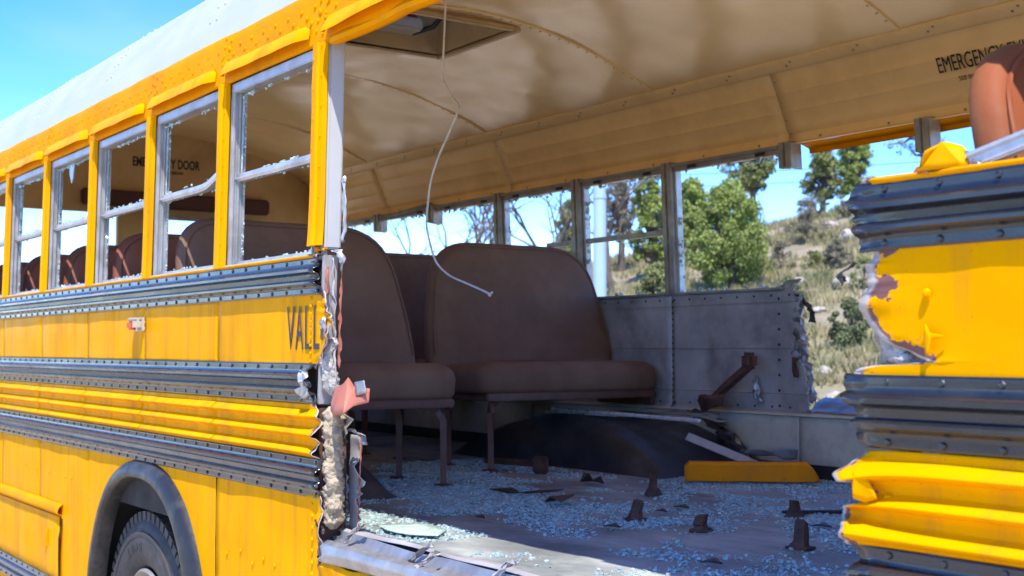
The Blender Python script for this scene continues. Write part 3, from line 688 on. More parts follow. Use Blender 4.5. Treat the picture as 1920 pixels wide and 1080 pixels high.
# far wall: grey liner down to the ledge, pale kick panel below, outer yellow skin
tF = lerpf([(0.25, -0.36), (0.27, -0.38), (0.33, -0.395), (0.40, -0.41), (0.46, -0.45), (0.50, -0.465), (0.56, -0.44), (0.60, -0.425), (0.64, -0.47), (0.70, -0.44), (0.74, -0.43), (0.757, -0.52)])
ED = [XR, -4.0, -2.6, -1.222]
prL = [(2.352, 0.757), (2.352, 0.712), (2.3495, 0.709), (2.352, 0.706), (2.356, 0.60), (2.355, 0.522), (2.3515, 0.518), (2.355, 0.514), (2.356, 0.40), (2.354, 0.336), (2.3505, 0.332), (2.354, 0.328), (2.352, 0.262), (2.335, 0.254)]
for a, b in zip(ED, ED[1:]): sheet('wall_liner', [(y + 0.003, z) for y, z in prL], a - 0.01, b + 0.01, BUS, 'galv', 0.02, 0.06, dent=0.003, seed=int(a * 3), out=-1)
def dentF(x, y, z):
    y += 0.025 * math.exp(-(((x + 1.02) / 0.05) ** 2 + ((z - 0.45) / 0.13) ** 2)) + 0.02 * math.exp(-(((x + 0.60) / 0.08) ** 2 + ((z - 0.38) / 0.1) ** 2)); return x, y, z
sheet('wall_liner', prL, -1.222, -0.45, BUS, 'galv', 0.010, 0.03, tearR=lambda z: tF(z) + jag(z, 90, 0.016), dent=0.004, seed=33, curl=0.010, out=-1, dfun=dentF)
mb = MB()
for j in range(18): mb.rivet((-1.212, 2.350, 0.27 + j * 0.027), (0, -1, 0), 0.005, 0.004); mb.rivet((-2.61, 2.352, 0.27 + j * 0.027), (0, -1, 0), 0.005, 0.004)
for j in range(8): mb.rivet((-0.56, 2.352, 0.28 + j * 0.063), (0, -1, 0), 0.006, 0.004)
for j in range(40): mb.rivet((-0.50 - j * 0.1, 2.35, 0.735), (0, -1, 0), 0.005, 0.004); mb.rivet((-0.50 - j * 0.1, 2.35, 0.275), (0, -1, 0), 0.005, 0.004)
tag(mb.build('rivets', 'dark', BUS), kind='stuff')
# bright crumpled metal along that tear
def crumple(name, pts, wid, mat, seed, parent=BUS, amp=0.02, n=26):
    V = []; F = []; P = densify(pts, 0.012)
    for i, p in enumerate(P):
        for j in range(5):
            t = (j / 4 - 0.5) * wid * (0.7 + 0.6 * abs(nz3(i * 0.25, seed, 1)))
            q = Vector(p) + Vector((t, 0, 0)) + amp * Vector((nz3(i * 0.3, j * 0.9, seed), 1.3 * nz3(i * 0.4, j * 0.8, seed + 9), nz3(i * 0.33, j * 0.7, seed + 5)))
            V.append(q)
    for i in range(len(P) - 1):
        for j in range(4): F.append((i * 5 + j, i * 5 + j + 1, i * 5 + j + 6, i * 5 + j + 5))
    o = mk(name, V, F, mat, parent, True, 28); o.modifiers.new('t', 'SOLIDIFY').thickness = 0.0015; return o
crumple('torn_metal_edge', [(-0.44, 2.35, 0.735), (-0.46, 2.36, 0.64), (-0.44, 2.35, 0.56), (-0.47, 2.355, 0.47)], 0.07, 'bright', 3)
crumple('torn_metal_edge', [(-0.44, 2.36, 0.52), (-0.415, 2.37, 0.42), (-0.40, 2.37, 0.30)], 0.05, 'galv', 5)
crumple('torn_metal_edge', [(-0.47, 2.34, 0.48), (-0.465, 2.345, 0.40)], 0.03, 'rust', 8, amp=0.008)
crumple('torn_metal_edge', [(-0.46, 2.35, 0.735), (-0.42, 2.36, 0.70), (-0.39, 2.37, 0.66), (-0.395, 2.37, 0.62)], 0.04, 'scrap', 12, amp=0.012)
crumple('torn_metal_edge', [(-0.685, 2.343, 0.40), (-0.68, 2.335, 0.34), (-0.665, 2.335, 0.29)], 0.035, 'bright', 15, amp=0.012)
sheet('torn_ledge', [(2.34, 0.262), (2.37, 0.272), (2.40, 0.30), (2.44, 0.315), (2.47, 0.30)], -0.40, 1.3, BUS, 'bright', 0.012, 0.03, dent=0.012, seed=44, out=-1)
# ledge and kick panel
sheet('wall_ledge', [(2.352, 0.256), (2.325, 0.252), (2.322, 0.244), (2.335, 0.240)], XR, XF, BUS, 'kick', 0.01, 0.06, dent=0.006, seed=14)
kick_hole = lambda x: 0.0 if x < -0.98 or x > -0.5 else 0.0
V = []; F = []
for a, b in ((XR, -2.3), (-2.3, -0.905), (-0.905, -0.44), (-0.44, 0.85), (0.85, 2.1), (2.1, XF)):
    torn = a == -0.905
    V = []; F = []; nx = 40; nzr = 6
    for i in range(nx + 1):
        x = a + 0.001 + (b - a - 0.002) * i / nx
        zb = 0.02
        if torn:
            t = i / nx; zb = max(0.02, 0.235 - 0.225 * (t / 0.62) ** 0.8) + 0.022 * nz3(x * 22, 3, 1) + 0.012 * nz3(x * 60, 3, 1)
            zb = min(max(zb, 0.012), 0.236)
        for j in range(nzr + 1):
            z = 0.242 + (zb - 0.242) * j / nzr; V.append((x, 2.338 + 0.003 * nz3(x * 3, z * 6, 2), z))
    for i in range(nx):
        for j in range(nzr): F.append((i * 7 + j, (i + 1) * 7 + j, (i + 1) * 7 + j + 1, i * 7 + j + 1))
    o = mk('kick_panel', V, F, 'kick', BUS, True, 40); o.modifiers.new('t', 'SOLIDIFY').thickness = 0.002
MB().box(-0.70, XF, 2.30, 2.337, 0.0, 0.055, 0.008).build('floor_cove_moulding', 'scrap', BUS)
MB().box(XR, -2.2, 2.30, 2.337, 0.0, 0.055, 0.008).build('floor_cove_moulding', 'scrap', BUS)
tO = lambda z: -0.66 + 0.03 * math.sin(z * 20) + jag(z, 91, 0.02)
sheet('outer_skin', [(2.44, 0.77), (2.44, 0.10)], XR, -0.5, BUS, 'yellow', 0.02, 0.1, tearR=tO, out=1, seed=2)
sheet('outer_skin', [(2.44, 0.255), (2.44, -0.70)], XR, XF, BUS, 'yellow', 0.05, 0.2, out=1, seed=3)
sheet('outer_skin', [(2.44, 0.77), (2.44, 0.255)], 1.3, XF, BUS, 'yellow', 0.03, 0.1, tearL=lambda z: 1.3 + jag(z, 12, 0.05), out=1, seed=2)
# wheelhouses
def wheelhouse(y0, y1, seed):
    V = []; F = []; ny = 14; nx = 44
    xc, hw, h = -1.46, 0.775, 0.225
    for j in range(ny + 1):
        t = j / ny                                   # 0 aisle side .. 1 wall
        for i in range(nx + 1):
            s = i / nx * 2 - 1; yy = y0 + (y1 - y0) * t
            top = h * max(0.0, 1 - abs(s) ** 2.1) ** 0.68
            rd = min(1.0, (t * abs(y1 - y0)) / 0.24); cap = math.sqrt(max(0.0, 1 - (1 - rd) ** 2)) if rd < 1 else 1
            V.append((xc + hw * s, yy, -0.004 + (top * (0.42 + 0.58 * cap) if t > 0 else 0) + 0.006 * nz3(s * 4, t * 4, seed)))
    for j in range(ny):
        for i in range(nx): a = j * (nx + 1) + i; f = (a, a + 1, a + nx + 2, a + nx + 1); F.append(f if y1 > y0 else f[::-1])
    return mk('wheelhouse', V, F, 'wheelhouse', BUS, True, 60)
wheelhouse(1.80, 2.345, 2); wheelhouse(0.64, 0.095, 6)
# far wheelhouse torn apron
crumple('wheelhouse_apron', [(-1.02, 2.30, 0.245), (-0.88, 2.26, 0.22), (-0.76, 2.24, 0.15), (-0.66, 2.22, 0.055)], 0.13, 'wheelhouse', 22, amp=0.018)
crumple('wheelhouse_apron', [(-0.90, 2.335, 0.20), (-0.80, 2.33, 0.12), (-0.72, 2.33, 0.05)], 0.05, 'kick', 27, amp=0.018)
# --- far-side windows
def far_y(z): return 2.36 - max(0, z - 0.78) * 0.045
def fpost(x, z0, z1, mat='oldalu', jagged=False):
    m = MB().box(x - 0.034, x - 0.004, -0.018, 0.05, z0, z1, 0.003).box(x + 0.004, x + 0.034, -0.018, 0.05, z0, z1, 0.003).box(x - 0.006, x + 0.006, -0.010, 0.05, z0, z1)
    for v in m.V:
        if jagged and v.z < z0 + 0.03: v.z += 0.02 * nz3(v.x * 60, v.y * 50, x); v.x += 0.012 * nz3(x, v.y * 40, 5)
        v.y += far_y(v.z)
    o = m.build('far_window_post' if not jagged else 'broken_post_stub', mat, BUS); BUSFAM.add(o)
    if not jagged:
        b = MB()
        for z in (0.86, 1.0, 1.14, 1.28): b.rivet((x, far_y(z) - 0.011, z), (0, -1, 0), 0.009, 0.006)
        tag(b.build('rivets', 'oldalu', o), kind='stuff')
for x in (-1.222, -1.905, -2.605): fpost(x, 0.757, 1.36)
for x in (0.19, -0.49, -3.30, -3.97, -4.7): fpost(x, 1.255 if x < 0 else 1.235, 1.36, jagged=True)
for x in (2.0, 2.7, 3.4, 4.1): fpost(x, 0.757, 1.36)
crumple('broken_post_base', [(-0.53, 2.36, 0.748), (-0.50, 2.36, 0.785), (-0.475, 2.36, 0.80)], 0.085, 'oldalu', 4, amp=0.01)
def far_window(xa, xb, seed, mid=1.0, bottom=True):
    wo_ = bpy.data.objects.new('window', None); COL.objects.link(wo_); par(wo_, BUS); BUSFAM.add(wo_)
    m = MB().box(xa, xb, -0.005, 0.03, 1.318, 1.352, 0.003).box(xa, xb, -0.018, -0.004, 1.338, 1.352, 0.002)
    for v in m.V: v.y += far_y(v.z) + 0.005
    m.build('top_rail', 'oldalu', wo_)
    for xx in (xa + 0.10, xb - 0.14): MB().box(xx, xx + 0.055, far_y(1.33) - 0.004, far_y(1.33) + 0.004, 1.322, 1.336).build('latch', 'letter', wo_)
    g = MB()
    crumbs(g, (xa + 0.02, far_y(1.31) + 0.02, 1.317), (xb - 0.02, far_y(1.31) + 0.02, 1.317), 80, 0.009, 0.002, seed, (0, 0, -1))
    if mid > 0:
        m = MB().box(xa + (xb - xa) * (1 - mid), xb, 0.005, 0.028, 1.036, 1.060, 0.003)
        for v in m.V: v.y += far_y(v.z)
        m.build('meeting_rail', 'oldalu', wo_)
    if bottom:
        for x0_ in ((xa, xb - 0.018) if mid > 0 else (xa,)):
            m = MB().box(x0_, x0_ + 0.018, 0.0, 0.035, 0.765, 1.32, 0.002)
            for v in m.V: v.y += far_y(v.z)
            m.build('side_channel', 'alu', wo_)
        MB().box(xa, xb, 2.335, 2.42, 0.757, 0.768, 0.002).build('sill', 'oldalu', wo_)
        crumbs(g, (xa + 0.02, 2.375, 0.768), (xb - 0.02, 2.375, 0.768), 40, 0.010, 0.004, seed + 2, (0, 0, 1))
        crumbs(g, (xa + 0.02, 2.365, 0.80), (xa + 0.02, far_y(1.3) + 0.02, 1.30), 30, 0.012, 0.003, seed + 3, (1, 0, 0))
    tag(g.build('broken_glass', 'crumb', wo_, False), kind='stuff')
far_window(-1.19, -0.53, 400, 0); far_window(-1.87, -1.256, 410); far_window(-2.57, -1.94, 420, 0.4); far_window(-3.26, -2.64, 430, 0, False)
far_window(-3.93, -3.34, 440, 0, False); far_window(-4.66, -4.0, 450, 0, False); far_window(2.04, 2.66, 460); far_window(2.74, 3.36, 470)
o = MB().tube([(-3.90, 2.33, 1.335), (-3.6, 2.32, 1.345), (-3.32, 2.335, 1.365)], 0.014, 6).build('bent_sash_rail', 'oldalu', BUS)
MB().tube([(-3.93, 2.33, 1.26), (-3.915, 2.32, 1.31), (-3.90, 2.33, 1.335)], 0.016, 6).build('bent_sash_rail', 'oldalu', BUS)
# orange underside of the far header where the windows are gone
sheet('header_underside', [(2.365, 1.352), (2.39, 1.345), (2.42, 1.335), (2.425, 1.318), (2.412, 1.315)], -0.45, 1.95, BUS, 'yellow_faded', 0.01, 0.05, dent=0.008, seed=18)
# --- rear wall
def rearbox(y0, y1, z0, z1, name, mat, x=XR, d=0.04, bev=0.004): return MB().box(x, x + d, y0, y1, z0, z1, bev).build(name, mat, BUS)
rearbox(0.05, 2.39, 0.0, 0.92, 'rear_wall', 'rearcream'); 
m = MB()                                        # curved top of the rear wall
pts = [(0.05, 1.36)] + [(0.05, 1.5)] + [(0.22 + 2.0 * i / 20, ceil_z(0.22 + 2.0 * i / 20) + 0.02) for i in range(21)] + [(2.39, 1.5), (2.39, 1.36)]
V = [(XR, y, z) for y, z in pts] + [(XR + 0.04, y, z) for y, z in pts]; k = len(pts)
mk('rear_header', V, [tuple(range(k))[::-1], tuple(range(k, 2 * k))] + [(i, (i + 1) % k, (i + 1) % k + k, i + k) for i in range(k)], 'rearcream', BUS, True, 30)
rearbox(0.955, 1.13, 0.92, 1.36, 'rear_post', 'rearcream'); rearbox(1.86, 1.98, 0.92, 1.36, 'rear_post', 'rearcream')
rearbox(0.05, 0.16, 0.92, 1.36, 'rear_post', 'rearcream'); rearbox(2.28, 2.39, 0.92, 1.36, 'rear_post', 'rearcream')
MB().box(XR + 0.04, XR + 0.10, 0.72, 1.95, 1.40, 1.50, 0.012).build('header_pad', 'maroon', BUS)
MB().box(XR + 0.041, XR + 0.055, 1.13, 1.86, 1.335, 1.365, 0.003).build('door_window_frame', 'oldalu', BUS)
M4 = Matrix.Translation((XR + 0.0415, 1.045, 1.665)) @ Matrix.Rotation(R(90), 4, 'Z') @ Matrix.Rotation(R(90), 4, 'X')
text_mesh('EMERGENCY DOOR', 0.062, 0.44, 'letter', 'lettering', BUS, M4, 0.03)
M4 = Matrix.Translation((XR + 0.0415, 1.145, 1.63)) @ Matrix.Rotation(R(90), 4, 'Z') @ Matrix.Rotation(R(90), 4, 'X')
text_mesh('INSTRUCTIONS BELOW', 0.020, 0.23, 'letter', 'lettering', BUS, M4, 0.02)
# front bulkhead
MB().box(XF, XF + 0.04, 0.05, 2.39, -0.6, 0.9, 0.01).box(XF, XF + 0.04, 0.05, 2.39, 1.45, 1.75, 0.01).build('front_bulkhead', 'yellow', BUS)

# --- lettering and marker lamp on the near side
M4 = lambda x, z: Matrix.Translation((x, -0.0035, z)) @ Matrix.Rotation(R(90), 4, 'X')
for cc, x, w_ in (('V', -0.226, 0.050), ('A', -0.168, 0.050), ('L', -0.106, 0.036), ('L', -0.052, 0.036)):
    text_mesh(cc, 0.122, w_, 'letter', 'lettering', BUS, M4(x, 0.512), 0.0)
lm = MB().box(-1.56, -1.455, -0.010, 0.0, 0.578, 0.630, 0.004).box(-1.495, -1.456, -0.040, -0.008, 0.580, 0.628, 0.012).box(-1.555, -1.47, -0.036, -0.008, 0.618, 0.629, 0.004).build('marker_lamp', 'plastic', BUS); BUSFAM.add(lm)
MB().box(-1.556, -1.490, -0.040, -0.009, 0.584, 0.6175, 0.008).build('lens', 'lens', lm)

# --- the torn wall end: inner post, studs, wool, primer flap
for z0_, z1_, mt_ in ((0.36, 0.772, 'galv'), (-0.05, 0.35, 'rust')):
    st_ = MB().box(-0.034, -0.022, 0.003, 0.046 if mt_ == 'galv' else 0.086, z0_, z1_, 0.002)
    for v in st_.V: v.x += (0.02 if v.z > 0.5 else -0.05 * max(0, 0.5 - v.z) * (mt_ == 'galv'))
    st_.build('wall_stud', mt_, BUS)
ip = MB().box(-0.060, -0.017, 0.014, 0.064, 0.79, 1.42, 0.006)
for v in ip.V: v.y += side(v.z); v.x += 0.006 * nz3(v.z * 3, 1, 1)
ip.build('inner_post', 'white', BUS)
crumple('post_bracket', [(-0.008, 0.062, 0.81), (0.002, 0.062, 0.86), (0.0, 0.062, 0.93), (-0.012, 0.062, 0.985)], 0.028, 'alu', 2, amp=0.006)
MB().rivet((-0.004, 0.065, 0.985), (0, -1, 0), 0.012, 0.008).build('latch_knob', 'alu', BUS)
crumple('torn_skin_scrap', [(-0.06, 0.01, 0.80), (-0.03, 0.0, 0.785), (0.0, 0.01, 0.79)], 0.02, 'yellow', 2, amp=0.012)
crumple('torn_skin_scrap', [(0.0, 0.03, 0.785), (0.02, 0.04, 0.778), (0.03, 0.045, 0.752), (0.02, 0.04, 0.73)], 0.018, 'bright', 31, amp=0.014)
crumple('torn_skin_scrap', [(0.012, 0.05, 0.77), (0.016, 0.048, 0.68), (0.010, 0.046, 0.60), (0.008, 0.046, 0.46)], 0.010, 'primer', 33, amp=0.007)
crumple('torn_stud', [(-0.002, 0.030, 0.765), (0.0, 0.030, 0.66), (0.002, 0.034, 0.55), (0.004, 0.034, 0.45), (0.004, 0.034, 0.37)], 0.022, 'galv', 36, amp=0.005)
crumple('torn_skin_scrap', [(0.0, 0.012, 0.74), (0.002, 0.01, 0.70), (0.0, 0.01, 0.66)], 0.02, 'primer', 39, amp=0.007)
crumple('torn_skin_scrap', [(-0.075, -0.03, 0.455), (-0.06, -0.035, 0.42), (-0.07, -0.025, 0.38)], 0.04, 'bright', 41, amp=0.022)
crumple('torn_skin_scrap', [(0.012, 0.0, 0.60), (0.022, -0.01, 0.565), (0.01, -0.004, 0.54)], 0.03, 'bright', 43, amp=0.012)
def wool(name, pts, r, mat, seed, n=5):
    P = [Vector(p) for p in densify(pts, 0.005)]; V = []; F = []; K = 26
    for i, p in enumerate(P):
        e = min(1.0, 0.35 + i / 6, 0.35 + (len(P) - 1 - i) / 6)
        for k in range(K):
            a = 2 * math.pi * k / K; cx, cy = math.cos(a), math.sin(a)
            q = (cx * 1.1 + seed, cy * 1.1, p.z * 30)
            w_ = 0.95 + 0.30 * nz3(*q) + 0.22 * nz3(cx * 2.5, cy * 2.5 + seed, p.z * 75) + 0.24 * nz3(cx * 9, cy * 9 + seed, p.z * 120) + 0.22 * nz3(cx * 14, cy * 14, p.z * 420)
            V.append(p + Vector((cx, cy * 1.1, 0.25 * nz3(cx * 5, cy * 5, p.z * 150))) * r * e * w_)
    for i in range(len(P) - 1):
        for k in range(K): F.append((i * K + k, i * K + (k + 1) % K, (i + 1) * K + (k + 1) % K, (i + 1) * K + k))
    return mk(name, V, F, mat, BUS, True, 80)
wool('insulation', [(-0.008, 0.034, 0.355), (0.0, 0.034, 0.25), (0.0, 0.034, 0.15), (-0.006, 0.036, 0.02)], 0.026, 'insul', 4)
wool('insulation', [(0.0, 0.035, 0.545), (-0.012, 0.02, 0.50), (-0.010, 0.025, 0.44), (-0.004, 0.035, 0.385)], 0.020, 'insulw', 9)
wool('insulation', [(1.93, 0.045, 0.56), (1.925, 0.045, 0.51), (1.96, 0.045, 0.46)], 0.032, 'insulw', 12)
wool('insulation', [(1.89, 0.05, 0.56), (1.93, 0.05, 0.20)], 0.025, 'insul', 15, 3)
def fold(name, outline, mat, seed, thick=0.003, amp=0.012, parent=BUS, sub=3):
    bm = bmesh.new(); vs = [bm.verts.new(p) for p in outline]; bm.faces.new(vs)
    bmesh.ops.triangulate(bm, faces=bm.faces[:]); bmesh.ops.subdivide_edges(bm, edges=bm.edges[:], cuts=sub, use_grid_fill=True)
    for v in bm.verts: v.co += amp * Vector((nz3(v.co.x * 12, v.co.z * 12, seed), 1.5 * nz3(v.co.x * 14, v.co.z * 14, seed + 4), nz3(v.co.x * 12, v.co.z * 12, seed + 8)))
    me = bpy.data.meshes.new(name); bm.to_mesh(me); bm.free(); me.shade_smooth(); me.set_sharp_from_angle(angle=R(30)); me.materials.append(M[mat])
    o = bpy.data.objects.new(name, me); COL.objects.link(o); par(o, parent); o.modifiers.new('t', 'SOLIDIFY').thickness = thick; return o
fp = fold('primer_flap', [(0.02, 0.03, 0.372), (0.05, 0.015, 0.405), (0.085, 0.02, 0.418), (0.105, 0.028, 0.438), (0.125, 0.035, 0.412), (0.195, 0.04, 0.408), (0.20, 0.035, 0.372), (0.165, 0.01, 0.362), (0.15, -0.012, 0.342), (0.10, -0.02, 0.334), (0.05, 0.0, 0.348)], 'primer', 5, 0.002, 0.004)
tag(fp, 'torn metal flap coated in red primer'); BUSFAM.add(fp)
fold('bare_corner', [(0.14, 0.026, 0.425), (0.195, 0.026, 0.432), (0.205, 0.026, 0.398), (0.155, 0.022, 0.388)], 'bright', 7, 0.002, 0.003, fp)
crumple('torn_skin_scrap', [(0.0, 0.03, 0.365), (0.03, 0.03, 0.37), (0.06, 0.03, 0.385)], 0.045, 'bright', 51, amp=0.018)
crumple('torn_skin_scrap', [(0.02, 0.07, 0.29), (0.06, 0.075, 0.285), (0.10, 0.08, 0.27), (0.105, 0.08, 0.255)], 0.014, 'bright', 53, amp=0.012)
sheet('liner_strip', [(0.10, 0.275), (0.098, 0.10), (0.10, 0.0)], -0.03, 0.03, BUS, 'galv', 0.012, 0.01, tearR=lambda z: 0.034 - 0.05 * max(0, 0.2 - z) + jag(z, 66, 0.008), seed=3, curl=0.02)
crumple('liner_edge', [(0.036, 0.10, 0.275), (0.034, 0.10, 0.20), (0.026, 0.10, 0.10), (0.020, 0.10, 0.01)], 0.006, 'primer', 61, amp=0.004)
# crumpled sill channel along the floor edge
def lipd(seed): return lambda x, y, z: (x, y + 0.008 * nz3(x * 4, seed, z * 20), z + 0.007 * nz3(x * 3.5, seed + 4, y * 20))
sheet('floor_edge_channel', [(0.06, 0.008), (0.045, 0.014), (0.036, -0.004), (0.02, -0.012), (0.004, -0.004), (-0.012, -0.012), (-0.020, -0.035), (-0.012, -0.06)], 0.01, 1.85, BUS, 'bright', 0.006, 0.02, dent=0.006, seed=25, tearL=lambda z: 0.02 + jag(z, 5, 0.03), dfun=lipd(3))
sheet('floor_edge_strip', [(0.13, 0.006), (0.10, 0.010), (0.075, 0.020), (0.062, 0.014)], -0.06, 1.7, BUS, 'galv', 0.008, 0.03, dent=0.006, seed=28, tearL=lambda z: -0.05 + jag(z, 9, 0.03), dfun=lipd(8))
for i, (x, y, z) in enumerate(((0.12, 0.01, 0.0), (0.45, 0.02, -0.01), (0.52, -0.01, -0.02), (0.80, 0.03, 0.0))):
    crumple('torn_skin_scrap', [(x, y, z), (x + 0.03, y + 0.012, z + 0.035), (x + 0.07, y + 0.02, z + 0.05)], 0.02, ('oldalu', 'bright', 'insulw', 'galv')[i], 70 + i, amp=0.014)
# dark splinters at the skin edge
for i, p in enumerate(((0.0, -0.004, 0.03), (-0.03, -0.006, 0.045), (0.0, -0.006, -0.02), (-0.01, -0.006, -0.05))):
    crumple('skin_splinter', [p, (p[0] + 0.025, p[1] - 0.004, p[2] - 0.015)], 0.006, 'scrap', 80 + i, amp=0.01)
# front part: bent bits above and at the torn edge
crumple('torn_skin_scrap', [(1.872, -0.01, 0.645), (1.862, -0.02, 0.638), (1.85, -0.02, 0.625), (1.858, -0.02, 0.615)], 0.018, 'scrap', 90, amp=0.010)
fold('bent_post_foot', [(1.985, 0.0, 0.775), (2.005, -0.01, 0.80), (2.025, 0.0, 0.812), (2.05, 0.02, 0.805), (2.068, 0.02, 0.782), (2.06, 0.0, 0.772), (2.02, -0.01, 0.770)], 'yellow', 4, 0.004, 0.012)
fold('bent_post_foot', [(1.97, 0.0, 0.768), (1.985, 0.0, 0.785), (2.005, 0.0, 0.785), (2.01, 0.0, 0.770)], 'primer', 6, 0.004, 0.006)
m = MB().box(0, 0.62, -0.010, 0.012, -0.011, 0.011, 0.003).box(0, 0.62, -0.014, -0.004, 0.006, 0.014, 0.002)
for v in m.V: v.z += 0.010 * nz3(v.x * 9, 2, 2); v.y += 0.010 * nz3(v.x * 8, 4, 4)
m.xf(Matrix.Translation((2.065, 0.02, 0.782)) @ Matrix.Rotation(R(-13), 4, 'Y')); m.build('bent_window_rail', 'alu', BUS)
crumple('bent_window_rail', [(2.05, 0.015, 0.80), (2.065, 0.01, 0.782), (2.085, 0.01, 0.776)], 0.03, 'bright', 96, amp=0.012)
MB().tube([(1.835, 0.06, 0.445), (1.84, 0.06, 0.40), (1.86, 0.06, 0.39)], 0.014, 6).build('bent_stud', 'rust', BUS)
fold('peeled_rib_flap', [(1.878, -0.024, 0.318), (1.888, -0.030, 0.326), (1.905, -0.022, 0.312), (1.915, -0.018, 0.285), (1.895, -0.02, 0.278), (1.880, -0.03, 0.283)], 'yellow', 12, 0.002, 0.006)
fold('puncture_lip', [(2.0, -0.006, 0.55), (2.012, -0.012, 0.535), (2.035, -0.006, 0.53), (2.012, -0.010, 0.525), (2.006, -0.012, 0.50), (1.998, -0.006, 0.528)], 'yellow', 15, 0.002, 0.005)

# ------------------------------------------------------------------ seats
def rounded(pts, rads, seg=7):
    out = []
    n = len(pts)
    for i in range(n):
        p = Vector(pts[i]); a = (Vector(pts[i - 1]) - p); b = (Vector(pts[(i + 1) % n]) - p); r = rads[i]
        al, bl = a.length, b.length; a.normalize(); b.normalize(); r = min(r, al * 0.49, bl * 0.49)
        for k in range(seg + 1):
            t = k / seg; q = (1 - t) ** 2 * (p + a * r) + 2 * t * (1 - t) * p + t * t * (p + b * r); out.append(q)
    return out
def pillow(outline, layers, place):
    """outline: 2D loop; layers: list of (depth, inset); place(u,v,d)->3D"""
    n = len(outline); V = []; F = []
    cen = sum(outline, Vector((0, 0))) / n
    nrm = []
    for i in range(n):
        t = (outline[(i + 1) % n] - outline[i - 1]).normalized(); q = Vector((-t.y, t.x))
        if q.dot(cen - outline[i]) < 0: q = -q
        nrm.append(q)
    for d, ins in layers:
        for i in range(n):
            q = outline[i] + nrm[i] * min(ins, 0.04) if ins <= 0.04 else (outline[i] + nrm[i] * 0.04).lerp(cen, (ins - 0.04))
            V.append(place(q.x, q.y, d))
    for l in range(len(layers) - 1):
        for i in range(n):
            a = l * n + i; b = l * n + (i + 1) % n; F.append((a, b, b + n, a + n))
    V.append(place(cen.x, cen.y, layers[0][0])); V.append(place(cen.x, cen.y, layers[-1][0]))
    e = (len(layers) - 1) * n
    for i in range(n): F.append((len(V) - 2, (i + 1) % n, i)); F.append((len(V) - 1, e + i, e + (i + 1) % n))
    return V, F
def make_seat(W, wall_low, seed, mat='vinyl', top=1.005, tl_=0.055):
    """local frame: x forward (front edge of cushion at 0), y across 0..W, z up from the floor"""
    root = bpy.data.objects.new('bus_seat', None); COL.objects.link(root)
    ol = rounded([(-0.035, 0.36), (-0.03, 0.60), (tl_, top), (W - 0.055, top), (W + 0.03, 0.60), (W + 0.035, 0.36)], [0.03, 0.2, 0.22 if tl_ > 0.02 else 0.16, 0.22, 0.2, 0.03], 8)
    lay = [(-0.040, 0.5), (-0.042, 0.25), (-0.042, 0.12), (-0.040, 0.05), (-0.034, 0.022), (-0.022, 0.006), (0.0, 0.0), (0.022, 0.006), (0.034, 0.022), (0.041, 0.05), (0.044, 0.10), (0.046, 0.20), (0.047, 0.40), (0.047, 0.7)]
    def pl(u, v, d):
        k = 1 + 0.35 * max(0, (0.62 - v)) ; bul = 0.010 * nz3(u * 3, v * 3, seed) + 0.004 * nz3(u * 9, v * 9, seed)
        return (-0.40 - (v - 0.42) * 0.21 + d * k + (bul if d > 0.03 or d < -0.03 else 0), u, v)
    V, F = pillow(ol, lay, pl); bk = mk('backrest', V, F, mat, root, True, 60)
    MB().tube([pl(p.x, p.y, 0.0375) for p in [q + (Vector((W / 2, 0.62)) - q).normalized() * 0.022 for q in ol] if p.y > 0.44], 0.0045, 5, True).build('piping', mat, bk)
    ol = rounded([(-0.46, 0.0), (0.0, 0.0), (0.0, W), (-0.46, W)], [0.04, 0.075, 0.075, 0.04], 6)
    lay = [(0.325, 0.10), (0.325, 0.04), (0.328, 0.012), (0.345, 0.0), (0.40, -0.004), (0.425, 0.004), (0.442, 0.022), (0.452, 0.05), (0.457, 0.12), (0.460, 0.3), (0.461, 0.6)]
    V, F = pillow(ol, lay, lambda u, v, d: (u, v, d + (0.006 * nz3(u * 6, v * 5, seed + 3) if d > 0.41 else 0) - (0.012 if d > 0.43 and u < -0.36 else 0)))
    mk('cushion', V, F, mat, root, True, 60)
    MB().box(-0.035, -0.008, 0.02, W - 0.02, 0.295, 0.327, 0.006).box(-0.43, -0.40, 0.02, W - 0.02, 0.295, 0.327, 0.006).box(-0.42, -0.02, 0.03, 0.055, 0.295, 0.322, 0.004).box(-0.42, -0.02, W - 0.055, W - 0.03, 0.295, 0.322, 0.004).build('seat_frame', 'leg', root)
    ya = W - 0.055 if wall_low else 0.055
    for x0, x1 in ((-0.055, -0.035), (-0.385, -0.37)):
        pts = [(x0 - 0.01, ya + (-0.09 if wall_low else 0.09), 0.302), (x0, ya + (-0.05 if wall_low else 0.05), 0.300), (x0, ya + (-0.018 if wall_low else 0.018), 0.282), (x1, ya, 0.245), (x1, ya, 0.12), (x1, ya, 0.012)]
        l = MB().tube(pts, 0.017, 4); l.box(x1 - 0.03, x1 + 0.03, ya - 0.024, ya + 0.024, 0.0, 0.010, 0.003)
        l.rivet((x1 + 0.02, ya, 0.01), (0, 0, 1), 0.007, 0.006)
        l.build('leg', 'leg', root, True, 30)
    # wall-side foot rail
    yb = 0.03 if wall_low else W - 0.03
    MB().box(-0.42, -0.02, yb - 0.012, yb + 0.012, 0.26, 0.296, 0.004).build('wall_bracket', 'leg', root)
    return root
def copy_tree(o, parent=None):
    c = o.copy(); COL.objects.link(c); c.parent = parent
    for ch in list(o.children): copy_tree(ch, c)
    return c
SG = 'rows of bus seats'
near = make_seat(0.915, True, 3, tl_=-0.005); near.location = (-0.90, 0.102, 0)
tag(near, 'large brown bus seat directly behind the torn wall edge', 'bus seat', SG)
farS = make_seat(0.965, False, 8); farS.location = (-1.285, 1.375, 0)
tag(farS, 'brown bus seat beside the far windows, nearest the torn grey wall panel', 'bus seat', SG)
